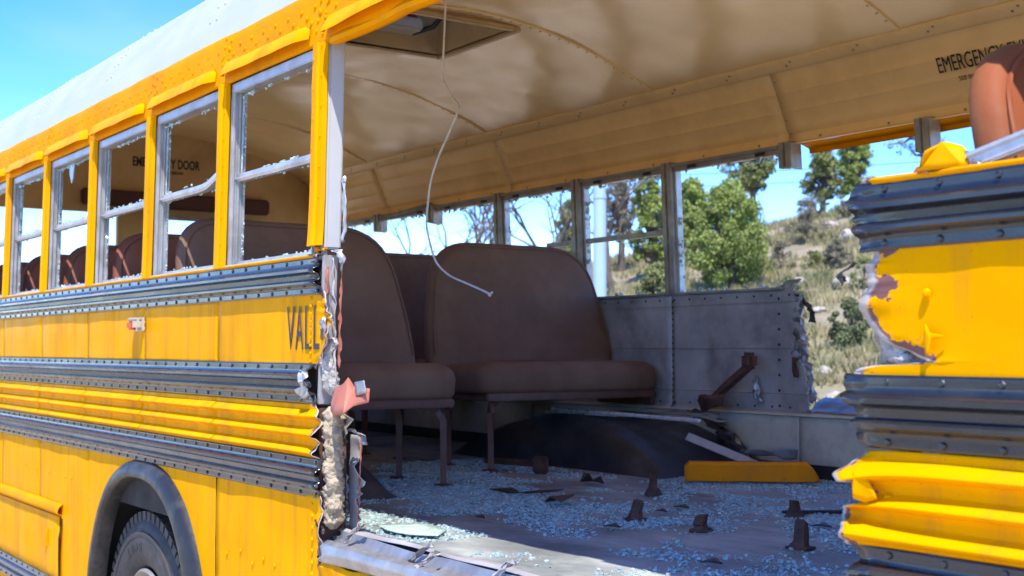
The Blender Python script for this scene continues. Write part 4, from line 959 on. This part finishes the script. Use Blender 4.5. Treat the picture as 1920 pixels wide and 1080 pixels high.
NL = ['second brown seat from the tear on the near side, seen through the second broken window', 'third brown seat on the near side, sunlit edge behind the third broken window',
      'fourth brown seat on the near side, sunlit edge behind the fourth broken window', 'rearmost brown seat on the near side, at the left edge of the picture']
for k in range(4):
    c = copy_tree(near)
    for ch in c.children:
        if ch.name.startswith(('backrest', 'cushion')): ch.material_slots[0].link = 'OBJECT'; ch.material_slots[0].material = M['suntintbrown']  # rows behind take the vinyl with sunlight mixed into its colour
    c.location = (-0.90 - 0.735 * (k + 1), 0.102, 0); tag(c, NL[k])
FL = ['brown seat top just visible between the two front seats', 'third brown seat from the front on the far side, behind the aisle seats', 'fourth brown seat on the far side, seen low through the broken windows']
for k in range(3):
    c = copy_tree(farS); c.location = (-1.285 - 0.76 * (k + 1), 1.375, 0); c.rotation_euler.z = R((1.5, -1, 1)[k]); tag(c, FL[k])
sr = make_seat(0.86, True, 14, 'suntintred', 1.0, tl_=0.0); sr.location = (2.525, 0.10, 0)
tag(sr, 'sunlit reddish brown seat back above the torn front section', 'bus seat', SG)

# ------------------------------------------------------------------ floor debris
def stub(x, y, h, lean, seed, label, kind=0):
    m = MB(); m.box(-0.034, 0.034, -0.026, 0.026, 0.0, 0.007, 0.003)
    st = len(m.V)
    if kind == 0: m.tube([(0, 0, 0.004), (0.002, 0, 0.02), (0.004, 0.002, h * 0.6), (0.008, 0.004, h)], [0.026, 0.020, 0.018, 0.017], 6)
    else: m.tube([(0, 0, 0.004), (0.0, 0, 0.02), (0.004, 0.0, h * 0.7), (0.012, 0.003, h)], [0.034, 0.026, 0.016, 0.011], 7)
    for v in m.V[st:]:
        if v.z > h * 0.5: v.z += 0.034 * nz3(v.x * 60, v.y * 60, seed); v.x += lean * (v.z - h * 0.5)
    m.rivet((-0.024, 0.0, 0.006), (0, 0, 1), 0.008, 0.008)
    o = m.build('seat_leg_stub', 'rust', None, True, 30, (x, y, 0.0006)); o.rotation_euler.z = seed * 1.3
    o['fixed'] = 1; del o['fixed']
    tag(o, label, 'metal stub', 'rusty seat leg stubs left bolted to the floor')
stub(0.215, 0.93, 0.060, 0.2, 1, 'rusty leg stub left of centre on the glass-strewn floor, upright square end', 0)
stub(-0.252, 1.403, 0.066, 0.0, 2, 'cone-shaped rusty stub in front of the wheel hump', 1)
stub(0.507, 0.925, 0.050, -0.45, 3, 'middle rusty leg stub of the nearest row of three', 0)
stub(0.432, 1.379, 0.044, 0.3, 4, 'rusty leg stub nearest the yellow strip, beside a thin dark splinter', 0)
stub(0.883, 0.92, 0.068, -0.2, 5, 'nearest rusty leg stub, beside the torn front section', 0)
fold_ = lambda nm, ol, mat, seed, label, cat, amp=0.01: tag(fold(nm, ol, mat, seed, 0.003, amp, None), label, cat)
def scrap(nm, x, y, ol, mat, seed, label, cat, amp=0.008):
    bm_o = fold(nm, [(a, b, c + 0.006) for a, b, c in ol], mat, seed, 0.003, amp, BUS); bm_o.parent = None; bm_o.location = (x, y, 0.004); tag(bm_o, label, cat); return bm_o
scrap('rust_scrap', -0.655, 1.446, [(-0.05, -0.02, 0), (-0.03, 0.02, 0.0), (0.04, 0.03, 0.0), (0.055, 0.0, 0.03), (0.02, -0.01, 0.012), (-0.02, -0.01, 0.03), (-0.055, 0.0, 0.035)], 'rust', 3, 'crumpled rusty scrap on the floor in front of the wheel hump', 'metal scrap')
scrap('rust_scrap', -0.213, 0.967, [(-0.06, -0.02, 0.0), (-0.03, 0.03, 0.01), (0.03, 0.035, 0.02), (0.06, 0.0, 0.02), (0.04, -0.03, 0.0), (-0.02, -0.03, 0.02)], 'rust', 9, 'flat rusty plate scrap lying on the glass crumbs mid floor', 'metal scrap', 0.012)
scrap('dark_scrap', -0.52, 1.02, [(-0.16, -0.02, 0.0), (-0.06, 0.01, 0.012), (0.02, -0.01, 0.0), (0.12, 0.05, 0.02), (0.17, 0.07, 0.025), (0.06, 0.0, 0.0), (-0.04, -0.03, 0.0)], 'scrap', 5, 'thin black bent splinter on the floor below the far seat', 'scrap')
o = MB().tube([(0, 0, 0.006), (0.09, 0.14, 0.007), (0.18, 0.34, 0.006)], 0.007, 5).build('dark_splinter', 'scrap', None, True, 30, (0.36, 1.40, 0)); tag(o, 'thin dark splinter lying beside a rusty stub', 'scrap')
for i, (x, y, s) in enumerate(((0.10, 1.22, 0.03), (0.14, 1.10, 0.022), (0.33, 0.75, 0.03), (-0.05, 0.55, 0.02), (0.95, 0.55, 0.03), (0.66, 1.25, 0.03))):
    lb = ['small black chip far back on the floor', 'small black chip behind the middle rusty stubs', 'black chip left of the nearest rusty stubs', 'black chip at the edge of the sunlit floor', 'black chip near the bottom edge of the picture', 'black chip between the right rusty stubs'][i]
    scrap('black_chip', x, y, [(-s, -s * .4, 0), (s * .3, -s * .6, 0.004), (s, s * .2, 0.0), (-s * .2, s * .6, 0.008)], 'scrap', 20 + i, lb, 'scrap', 0.003)
# fallen yellow drip rail
t = Matrix.Translation((-0.33, 1.955, 0)) @ Matrix.Rotation(math.atan2(0.371, 0.303), 4, 'Z')
V = []; F = []; n = 26; L = 0.50
pr = [(0.02, 0.012), (-0.002, 0.012), (-0.012, 0.015), (-0.014, 0.075), (-0.006, 0.083), (0.02, 0.085)]
for i in range(n + 1):
    u = i / n; x = -L / 2 + L * u; e = min(1, u / 0.04 + 0.75, (1 - u) / 0.10 + 0.35)
    for y, z in pr: V.append(t @ Vector((x, y, 0.004 + (z - 0.004) * (e if z > 0.05 else 1) + 0.002 * nz3(x * 9, z * 9, 1))))
k = len(pr)
for i in range(n):
    for j in range(k - 1): a = i * k + j; F.append((a, a + 1, a + k + 1, a + k))
yo = bpy.data.objects.new('fallen_drip_rail', None); COL.objects.link(yo)
o = mk('rail_strip', V, F, 'orange', yo, True, 30); o.modifiers.new('t', 'SOLIDIFY').thickness = 0.002
mb = MB()
for xx in (-0.11, 0.12):
    for zz in (0.028, 0.066): mb.rivet(t @ Vector((xx, -0.014, zz)), t.to_3x3() @ Vector((0, -1, 0)), 0.008, 0.003)
tag(mb.build('rivets', 'orange', yo), kind='stuff')
tag(yo, 'orange yellow metal strip lying on the floor below the pale kick panel', 'metal strip')
# grey trim strip, silver strip, cable coil, rusty brackets
o = MB().box(-0.16, 0.16, -0.003, 0.003, -0.018, 0.018, 0.002)
for v in o.V: v.z += 0.02 * (v.x + 0.05) ** 2 / 0.05
o = o.build('bent_trim_strip', 'galv'); o.location = (-0.62, 2.08, 0.095); o.rotation_euler = (R(-35), R(22), R(28)); tag(o, 'bent grey metal strip leaning on the wheel hump above the yellow strip', 'metal strip')
o = fold('trim_scrap', [(-0.16, 0.0, 0.0), (-0.10, -0.03, 0.03), (0.0, -0.02, 0.02), (0.06, -0.03, 0.04), (0.16, -0.02, 0.045), (0.10, 0.03, 0.0), (-0.05, 0.04, 0.0)], 'galv', 8, 0.003, 0.015, BUS); o.parent = None; o.location = (-0.44, 2.19, 0.085); tag(o, 'crumpled dark grey trim scrap lying behind the yellow strip', 'scrap')
o = MB().box(-0.5, 0.5, -0.010, 0.010, -0.005, 0.005, 0.002)
for v in o.V: v.z -= 0.02 * v.x * v.x
o = o.build('silver_strip', 'silver'); o.location = (-1.163, 2.0, 0.236); o.rotation_euler = (R(20), R(0.8), 0); tag(o, 'long thin silver strip balanced on the black wheel hump', 'metal strip')
pts = []
for i in range(60):
    a = i * 0.36; rr = 0.085 + 0.05 * math.sin(i * 0.23); pts.append((-0.86 + 0.17 * math.sin(i * 0.19) + rr * math.cos(a), 2.10 + 0.55 * rr * math.sin(a), 0.240 + 0.010 * (i % 7) / 7 - 0.14 * max(0, 0.17 * math.sin(i * 0.19) + rr * math.cos(a) - 0.05)))
o = MB().tube(pts, 0.0055, 6).build('cable_coil', 'cable'); tag(o, 'loose coil of grey brown cable on the wheel hump', 'cable')
o = bpy.data.objects.new('broken_seat_support', None); COL.objects.link(o); o.location = (-1.14, 1.52, 0.03)
m = MB().tube([(-0.30, 0.12, 0.005), (-0.10, 0.05, 0.01), (0.02, 0.0, 0.012)], 0.017, 4); m.build('shaft', 'rust', o, True, 30)
m = MB().box(0.0, 0.07, -0.012, 0.012, -0.028, 0.045, 0.008).tube([(0.035, -0.016, 0.010), (0.035, 0.016, 0.010)], 0.024, 16); m.build('foot_plate', 'rust', o, True, 30)
o.rotation_euler.z = R(25); tag(o, 'rusty broken seat leg with square foot plate lying by the wheel hump', 'seat leg')
o = bpy.data.objects.new('rusty_bracket', None); COL.objects.link(o); o.location = (-0.90, 2.27, 0.30)
m = MB().tube([(0.02, 0.0, -0.01), (0.12, 0.0, 0.06), (0.24, 0.02, 0.15)], 0.020, 4).build('shaft', 'rust', o, True, 30)
f = fold('foot_plate', [(-0.06, 0.0, -0.005), (-0.03, -0.02, 0.02), (0.05, -0.03, 0.012), (0.12, -0.03, 0.03), (0.10, -0.02, -0.02), (0.02, -0.02, -0.045), (-0.03, 0.0, -0.045)], 'rust', 5, 0.012, 0.012, BUS); f.parent = o; f.matrix_parent_inverse = Matrix()
MB().box(0.21, 0.275, -0.02, 0.035, 0.13, 0.20, 0.015).build('tip', 'rust', o)
tag(o, 'dark rusty seat bracket jammed against the grey wall panel', 'bracket')
# hanging wire
pts = [(-0.60, 0.75, 1.81), (-0.584, 0.75, 1.728), (-0.592, 0.75, 1.60), (-0.601, 0.75, 1.468), (-0.585, 0.75, 1.435), (-0.54, 0.75, 1.385), (-0.496, 0.75, 1.343), (-0.50, 0.75, 1.325), (-0.56, 0.75, 1.255), (-0.63, 0.75, 1.18), (-0.68, 0.75, 1.10), (-0.70, 0.75, 1.02), (-0.708, 0.75, 0.954), (-0.69, 0.75, 0.90), (-0.645, 0.75, 0.82), (-0.56, 0.75, 0.768), (-0.45, 0.75, 0.735), (-0.36, 0.75, 0.71), (-0.298, 0.75, 0.691)]
sm_ = []
for i in range(len(pts) - 1):
    p0 = Vector(pts[max(i - 1, 0)]); p1 = Vector(pts[i]); p2 = Vector(pts[i + 1]); p3 = Vector(pts[min(i + 2, len(pts) - 1)])
    for k in range(5):
        t = k / 5; sm_.append(0.5 * ((2 * p1) + (p2 - p0) * t + (2 * p0 - 5 * p1 + 4 * p2 - p3) * t * t + (3 * p1 - p0 - 3 * p2 + p3) * t ** 3))
sm_.append(Vector(pts[-1]))
o = bpy.data.objects.new('hanging_wire', None); COL.objects.link(o); o.location = (0, 0, 0)
MB().tube(sm_, 0.0036, 7).build('wire', 'wirewhite', o)
MB().tube([(-0.31, 0.75, 0.694), (-0.295, 0.745, 0.688)], 0.005, 7).tube([(-0.30, 0.75, 0.692), (-0.288, 0.75, 0.698)], 0.0035, 5).build('frayed_end', 'wirewhite', o)
tag(o, 'pale kinked wire hanging down from the ceiling in front of the seats', 'wire')

# glass crumbs over the floor
r = random.Random(11); V = []; F = []
def crumb(x, y, z, s, r):
    n = len(V); a = r.uniform(0, 6.28); c, sn = math.cos(a), math.sin(a); tl = r.uniform(-0.25, 0.25); t2 = r.uniform(-0.25, 0.25)
    hx = s * r.uniform(0.35, 0.6); hy = s * r.uniform(0.3, 0.55); hz = s * r.uniform(0.14, 0.32)
    for sx in (-1, 1):
        for sy in (-1, 1):
            for sz in (0, 1):
                lx = sx * hx * r.uniform(0.75, 1.1); ly = sy * hy * r.uniform(0.75, 1.1)
                V.append((x + lx * c - ly * sn, y + lx * sn + ly * c, z + sz * hz * 2 + tl * lx + t2 * ly))
    for f in ((0, 1, 3, 2), (4, 6, 7, 5), (0, 4, 5, 1), (2, 3, 7, 6), (0, 2, 6, 4), (1, 5, 7, 3)): F.append(tuple(n + i for i in f))
cnt = 0
while cnt < 34000:
    x = r.uniform(-1.9, 1.75); y = r.uniform(0.14, 2.30)
    d = 0.36 + 1.35 * nz3(x * 1.3, y * 1.7, 2) + 1.2 * nz3(x * 5, y * 6, 8)
    d -= 1.1 * sm((0.62 - y) / 0.3) * sm((x + 0.25) / 0.3)
    if x < -0.25: d += 0.12
    if y > 1.75 and x < -0.69: continue
    if y < 0.66 and x < -0.70: continue
    if r.random() < d:
        cnt += 1; crumb(x, y, 0.0008, 0.0028 + 0.0085 * r.random() ** 2.4, r)
for _ in range(700):                                   # spilled at the tear base and on the humps
    crumb(r.uniform(-0.5, 0.25), r.uniform(0.14, 0.40), 0.0008, r.uniform(0.006, 0.011), r)
for _ in range(160): crumb(r.uniform(-1.3, -1.28 + 0.02), r.uniform(1.9, 2.0), 0.47, 0.001, r)
tag(mk('glass_crumbs', V, F, 'crumb', None, False), 'pale blue broken tempered glass scattered over the bus floor', 'broken glass', kind='stuff')
V = []; F = []
for _ in range(90): crumb(-1.285 - r.uniform(0.33, 0.40), r.uniform(1.62, 1.95), 0.452, r.uniform(0.004, 0.009), r)
for _ in range(70): crumb(-0.90 - r.uniform(0.30, 0.36), r.uniform(0.35, 0.62), 0.452, r.uniform(0.004, 0.009), r)
for _ in range(160): crumb(-1.46 + r.uniform(-0.25, 0.35), r.uniform(1.95, 2.05), 0.222, r.uniform(0.004, 0.010), r)
tag(mk('glass_crumbs', V, F, 'crumb', None, False), 'small glass fragments resting on the seat cushions and wheel hump', 'broken glass', kind='stuff')
scz = fold('crazed_glass_sheet', [(-0.12, -0.05, 0.0), (-0.05, 0.07, 0.0), (0.08, 0.06, 0.0), (0.16, -0.02, 0.0), (0.10, -0.07, 0.0), (-0.02, -0.08, 0.0)], 'crazed', 4, 0.004, 0.003, BUS); scz.parent = None; scz.location = (0.06, 0.255, 0.010)
tag(scz, 'pale green slab of crazed glass lying on the sunlit floor edge', 'glass sheet')

# ------------------------------------------------------------------ vegetation and hillside
def leafcloud(V, F, c, rad, n, size, r, flat=0.8):
    for _ in range(n):
        u = Vector((r.gauss(0, 1), r.gauss(0, 1), r.gauss(0, 1))).normalized() * (r.random() ** 0.45)
        p = Vector(c) + Vector((u.x * rad, u.y * rad, u.z * rad * flat)); s = size * r.uniform(0.5, 1.3)
        a = Vector((r.gauss(0, 1), r.gauss(0, 1), r.gauss(0, 1))).normalized(); b = a.orthogonal().normalized()
        i = len(V); V += [p - a * s, p + b * s * 0.5, p + a * s, p - b * s * 0.5]; F.append((i, i + 1, i + 2, i + 3))
def tree(name, x, y, h, w, leaf, seed, label, cat='tree', group=None, n=5200, size=0.06, trunk=0.25, lobes=120, sink=0.0, dens=1.0):
    r = random.Random(seed); z0 = terr(x, y) - 0.08 - sink
    root = bpy.data.objects.new(name, None); COL.objects.link(root); root.location = (x, y, z0)
    V = []; F = []; t = MB(); hb = h * trunk; n = int(n * 2.4); size *= 0.58
    top = Vector((r.uniform(-.08, .08) * w, r.uniform(-.08, .08) * w, h * 0.72))
    t.tube([(0, 0, 0), (0.02 * w, 0, hb), tuple(top)], [0.05 * h ** 0.7, 0.038 * h ** 0.7, 0.012 * h], 7)
    for k in range(lobes):
        a = r.uniform(0, 6.28); f = r.random(); zz = hb + (h - hb) * (0.08 + 0.86 * f)
        env = math.sin(math.pi * min(1, 0.18 + 0.82 * f) ** 0.8) ** 0.6 * (0.75 + 0.5 * nz3(a, f * 3, seed))
        rr = w / 2 * env * r.uniform(0.35, 0.85)
        c = (rr * math.cos(a), rr * math.sin(a), min(zz, h * 0.95))
        lr = w * r.uniform(0.05, 0.12)
        leafcloud(V, F, c, lr, int(n / lobes * r.uniform(0.6, 1.4)), size, r)
        if k % 2 == 0:
            b0 = Vector((0, 0, hb * 0.7)).lerp(top, r.uniform(0.1, 0.8)); mid_ = b0.lerp(Vector(c), 0.55) + Vector((0, 0, -0.04 * h))
            t.tube([b0, mid_, c], [0.016 * h, 0.010 * h, 0.004 * h], 5)
    t.build('trunk', 'bark', root); mk('crown', V, F, leaf, root, False)
    tag(root, label, cat, group); return root
def pos(px, d):                                        # ground point under image column px at depth d (layout aid)
    s = (px - 960) / 2436; return CX + d * (-0.8238 + 0.5670 * s), CY + d * (0.5670 + 0.8238 * s)
G1 = 'trees on the hillside'; G2 = 'shrubs on the hillside'
TREES = [(1372, 25, 2.25, 2.3, 'leafA', 'bright green bushy juniper filling the middle of the widest far window', 15000, 0.05, 0.06),
         (1412, 36, 3.0, 2.2, 'leafB', 'taller olive tree with open crown rising behind the bright green juniper', 5200, 0.07, 0.35),
         (1300, 30, 2.0, 1.9, 'leafA', 'green tree beside the window pillar, left of the bright green juniper', 8000, 0.06, 0.12),
         (1545, 37, 2.3, 1.7, 'leafB', 'yellowish olive tree on the crest in the torn far opening', 4200, 0.07, 0.2),
         (1605, 35, 2.2, 1.6, 'leafA', 'green tree on the crest just left of the torn front section', 4600, 0.065, 0.15),
         (1735, 38, 3.8, 2.2, 'leafD', 'sparse grey green tree behind the hanging post stub at right', 2600, 0.06, 0.3),
         (1225, 28, 2.6, 1.5, 'leafA', 'green tree at the right side of the window with the pale pole', 5200, 0.06, 0.15),
         (1165, 31, 2.8, 1.5, 'leafD', 'greyish thin tree just right of the pale pole', 3000, 0.055, 0.25),
         (1072, 31, 2.2, 1.3, 'leafB', 'dark green tree at the right edge of the window left of the pole', 3600, 0.06, 0.2),
         (1235, 20, 1.35, 1.5, 'leafB', 'low green tree near the bottom of the window with the pole', 4200, 0.045, 0.1)]
for i, (px, d, h, wd, lf, lb, n_, sz, tr) in enumerate(TREES):
    x, y = pos(px, d); tree('hillside_tree', x, y, h, wd, lf, 20 + i, lb, 'tree', G1, n_, sz, tr)
SHR = [(1515, 29, 1.1, 1.3, 'leafD', 'twiggy grey brown shrub on the upper slope of the far opening'),
       (1597, 18.6, 0.75, 0.95, 'leafC', 'round dark green shrub low on the slope in the far opening'),
       (1480, 22, 0.6, 0.9, 'leafC', 'small dull shrub right of the bright green juniper'),
       (1420, 17.5, 0.55, 1.1, 'leafB', 'low green shrub below the bright green juniper'),
       (1320, 17, 0.55, 1.0, 'leafC', 'low dull shrub at the sill of the widest far window'),
       (1570, 25, 0.7, 0.9, 'leafD', 'grey shrub halfway up the slope in the far opening'),
       (1625, 29, 0.9, 1.0, 'leafA', 'small bright green shrub near the crest beside the torn front section'),
       (1180, 17, 0.6, 1.0, 'leafD', 'grey low shrub at the sill of the window with the pole'),
       (1545, 14.8, 0.35, 0.6, 'leafD', 'small dry shrub at the foot of the slope')]
for i, (px, d, h, wd, lf, lb) in enumerate(SHR):
    x, y = pos(px, d); tree('hillside_shrub', x, y, h, wd, lf, 60 + i, lb, 'shrub', G2, 2600, 0.035, 0.05, 34)
SB = [(1150, 15.2, 0.45, 0.8, 'leafD', 'grey scrub bush left of the pale pole at the window sill'), (1215, 23, 0.6, 0.8, 'leafC', 'dull scrub bush low behind the tree in the window with the pole'),
      (1268, 19, 0.6, 0.9, 'leafD', 'grey scrub bush showing just behind the far window pillar'), (1345, 15, 0.4, 0.9, 'leafD', 'pale grey scrub right on the sill below the bright green juniper'),
      (1440, 21, 0.55, 0.8, 'leafB', 'olive scrub bush at the right foot of the bright green juniper'), (1468, 26, 0.7, 0.9, 'leafD', 'grey scrub bush high on the slope between juniper and opening'),
      (1500, 18.5, 0.4, 0.7, 'leafC', 'dull scrub bush directly above the torn end of the grey panel'), (1530, 25.5, 0.5, 0.7, 'leafB', 'olive scrub bush in the middle of the far opening'),
      (1540, 33, 0.8, 1.0, 'leafC', 'dull scrub bush under the yellowish olive tree on the crest'), (1585, 32, 0.7, 0.9, 'leafD', 'grey scrub bush under the green crest tree'),
      (1575, 15.5, 0.3, 0.5, 'leafC', 'tiny dull scrub bush beside the lowest rounded rock'), (1620, 22, 0.6, 0.8, 'leafB', 'olive scrub bush half hidden by the torn front section')]
for i, (px, d, h, wd, lf, lb) in enumerate(SB):
    x, y = pos(px, d); tree('scrub_bush', x, y, h, wd, lf, 200 + i, lb, 'bush', 'scrub bushes dotted over the slope', 900, 0.035, 0.05, 16)
def bare_tree(px, d, h, seed, label):
    x, y = pos(px, d); r = random.Random(seed); root = bpy.data.objects.new('bare_tree', None); COL.objects.link(root); root.location = (x, y, terr(x, y) - 0.1)
    t = MB(); b = MB()
    def grow(p, dvec, L, rad, lev):
        q = p + dvec * L * 0.5 + Vector((r.uniform(-1, 1), r.uniform(-1, 1), r.uniform(-.3, .6))) * L * 0.10; e = q + (dvec + Vector((r.uniform(-1, 1), r.uniform(-1, 1), r.uniform(-.4, .5))) * 0.3).normalized() * L * 0.5
        (t if lev == 0 else b).tube([p, q, e], [rad, rad * 0.82, rad * 0.62], 6 if lev < 2 else 4, False)
        if lev >= 5: return
        for k in range(3 if lev < 3 else 2):
            nd = (dvec + Vector((r.uniform(-1, 1), r.uniform(-1, 1), r.uniform(-.45, .75))) * 0.95).normalized()
            grow(e if k else q, nd, L * r.uniform(0.62, 0.82), rad * 0.58, lev + 1)
    grow(Vector((0, 0, 0)), Vector((r.uniform(-.2, .2), r.uniform(-.2, .2), 1)).normalized(), h * 0.36, 0.022 * h, 0)
    t.build('trunk', 'bark', root); b.build('branches', 'bark', root); tag(root, label, 'tree', 'bare trees behind the bus')
bare_tree(1005, 24, 3.4, 5, 'bare dark tree centred in the window left of the pole')
bare_tree(825, 25, 3.6, 8, 'bare tree seen past the hanging wire above the far seats')
bare_tree(905, 29, 3.6, 12, 'bare tree beside the left window pillar above the far seat')
bare_tree(730, 27, 3.0, 15, 'bare tree at the left end of the far windows')
bare_tree(1150, 27, 3.4, 18, 'bare brown tree tangled behind the pale pole')
bare_tree(345, 24, 2.9, 21, 'small bare tree seen through the rear door window')
# rocks
def rock(px, d, s, seed, label):
    x, y = pos(px, d); bm = bmesh.new(); bmesh.ops.create_icosphere(bm, subdivisions=3, radius=1)
    for v in bm.verts:
        q = v.co.copy(); v.co = Vector((q.x * s, q.y * s * 0.8, q.z * s * 0.6)) * (1 + 0.35 * nz3(q.x * 1.3 + seed, q.y * 1.3, q.z * 1.3) + 0.12 * nz3(q.x * 4, q.y * 4 + seed, q.z * 4))
    me = bpy.data.meshes.new('rock'); bm.to_mesh(me); bm.free(); me.materials.append(M['rock']); me.shade_smooth(); me.set_sharp_from_angle(angle=R(25))
    o = bpy.data.objects.new('rock', me); COL.objects.link(o); o.location = (x, y, terr(x, y) + s * 0.15); o.rotation_euler.z = seed; tag(o, label, 'rock', 'rocks on the hillside')
for i, (px, d, s, lb) in enumerate([(1565, 16.2, 0.13, 'rounded pale rock low on the slope left of the torn front section'), (1600, 28, 0.30, 'large pale boulder near the crest beside the torn front section'),
     (1545, 17.5, 0.12, 'reddish pale rock above the lowest rounded rock'), (1500, 24, 0.16, 'pale rock in dry grass right of the juniper'), (1580, 22.5, 0.2, 'pale rock on the mid slope left of the torn edge'),
     (1535, 21, 0.12, 'small pale rock on the mid slope of the far opening'), (1450, 16.5, 0.12, 'small pale rock just above the torn grey wall panel'), (1560, 31, 0.22, 'pale rock below the olive tree on the crest'),
     (1475, 19, 0.09, 'tiny pale rock beside the dull shrub on the slope')]): rock(px, d, s, i * 3.7 + 1, lb)
# dry grass over the slope
r = random.Random(5); V = []; F = []; n = 0
while n < 12000:
    d = r.uniform(12, 37) ; px = r.uniform(1000, 1720); x, y = pos(px, d)
    if nz3(x * 0.8, y * 0.8, 3) < -0.15: continue
    n += 1; z = terr(x, y); hh = r.uniform(0.06, 0.2)
    for k in range(4):
        a = r.uniform(0, 6.28); b = r.uniform(0, 6.28); w_ = r.uniform(0.008, 0.02); i = len(V)
        ox, oy = 0.06 * r.gauss(0, 1), 0.06 * r.gauss(0, 1); l = r.uniform(0.2, 0.8) * hh
        V += [(x + ox - w_ * math.cos(a), y + oy - w_ * math.sin(a), z - 0.02), (x + ox + w_ * math.cos(a), y + oy + w_ * math.sin(a), z - 0.02), (x + ox + l * math.cos(b), y + oy + l * math.sin(b), z + hh)]; F.append((i, i + 1, i + 2))
tag(mk('dry_grass', V, F, 'drygrass', None, False), 'dry straw coloured grass on the slope', 'grass', kind='stuff')
# pale pole and power lines
x, y = pos(1125, 16); o = bpy.data.objects.new('light_pole', None); COL.objects.link(o); o.location = (x, y, terr(x, y))
MB().tube([(0, 0, -0.1), (0, 0, 2.9), (0, 0, 6.2)], [0.085, 0.08, 0.07], 20).build('shaft', 'pole', o); MB().tube([(0, 0, 2.62), (0, 0, 2.66)], 0.088, 20).build('joint_band', 'pole', o)
MB().tube([(0, 0, -0.05), (0, 0, 0.12)], 0.14, 20).build('base', 'pole', o)
tag(o, 'pale blue round pole standing behind the far windows', 'pole')
for k, (h0, h1, lb) in enumerate(((6.55, 8.9, 'upper thin power line crossing the sky behind the bus'), (6.15, 8.35, 'lower thin power line crossing the sky behind the bus'))):
    a = pos(700, 46); b = pos(2300, 50); pts = []
    for i in range(31):
        t_ = i / 30; pts.append((a[0] + (b[0] - a[0]) * t_, a[1] + (b[1] - a[1]) * t_, h0 + (h1 - h0) * t_ - 0.5 * 4 * t_ * (1 - t_)))
    o = MB().tube(pts, 0.018, 5).build('power_line', 'cablefar'); tag(o, lb, 'power line', 'power lines')
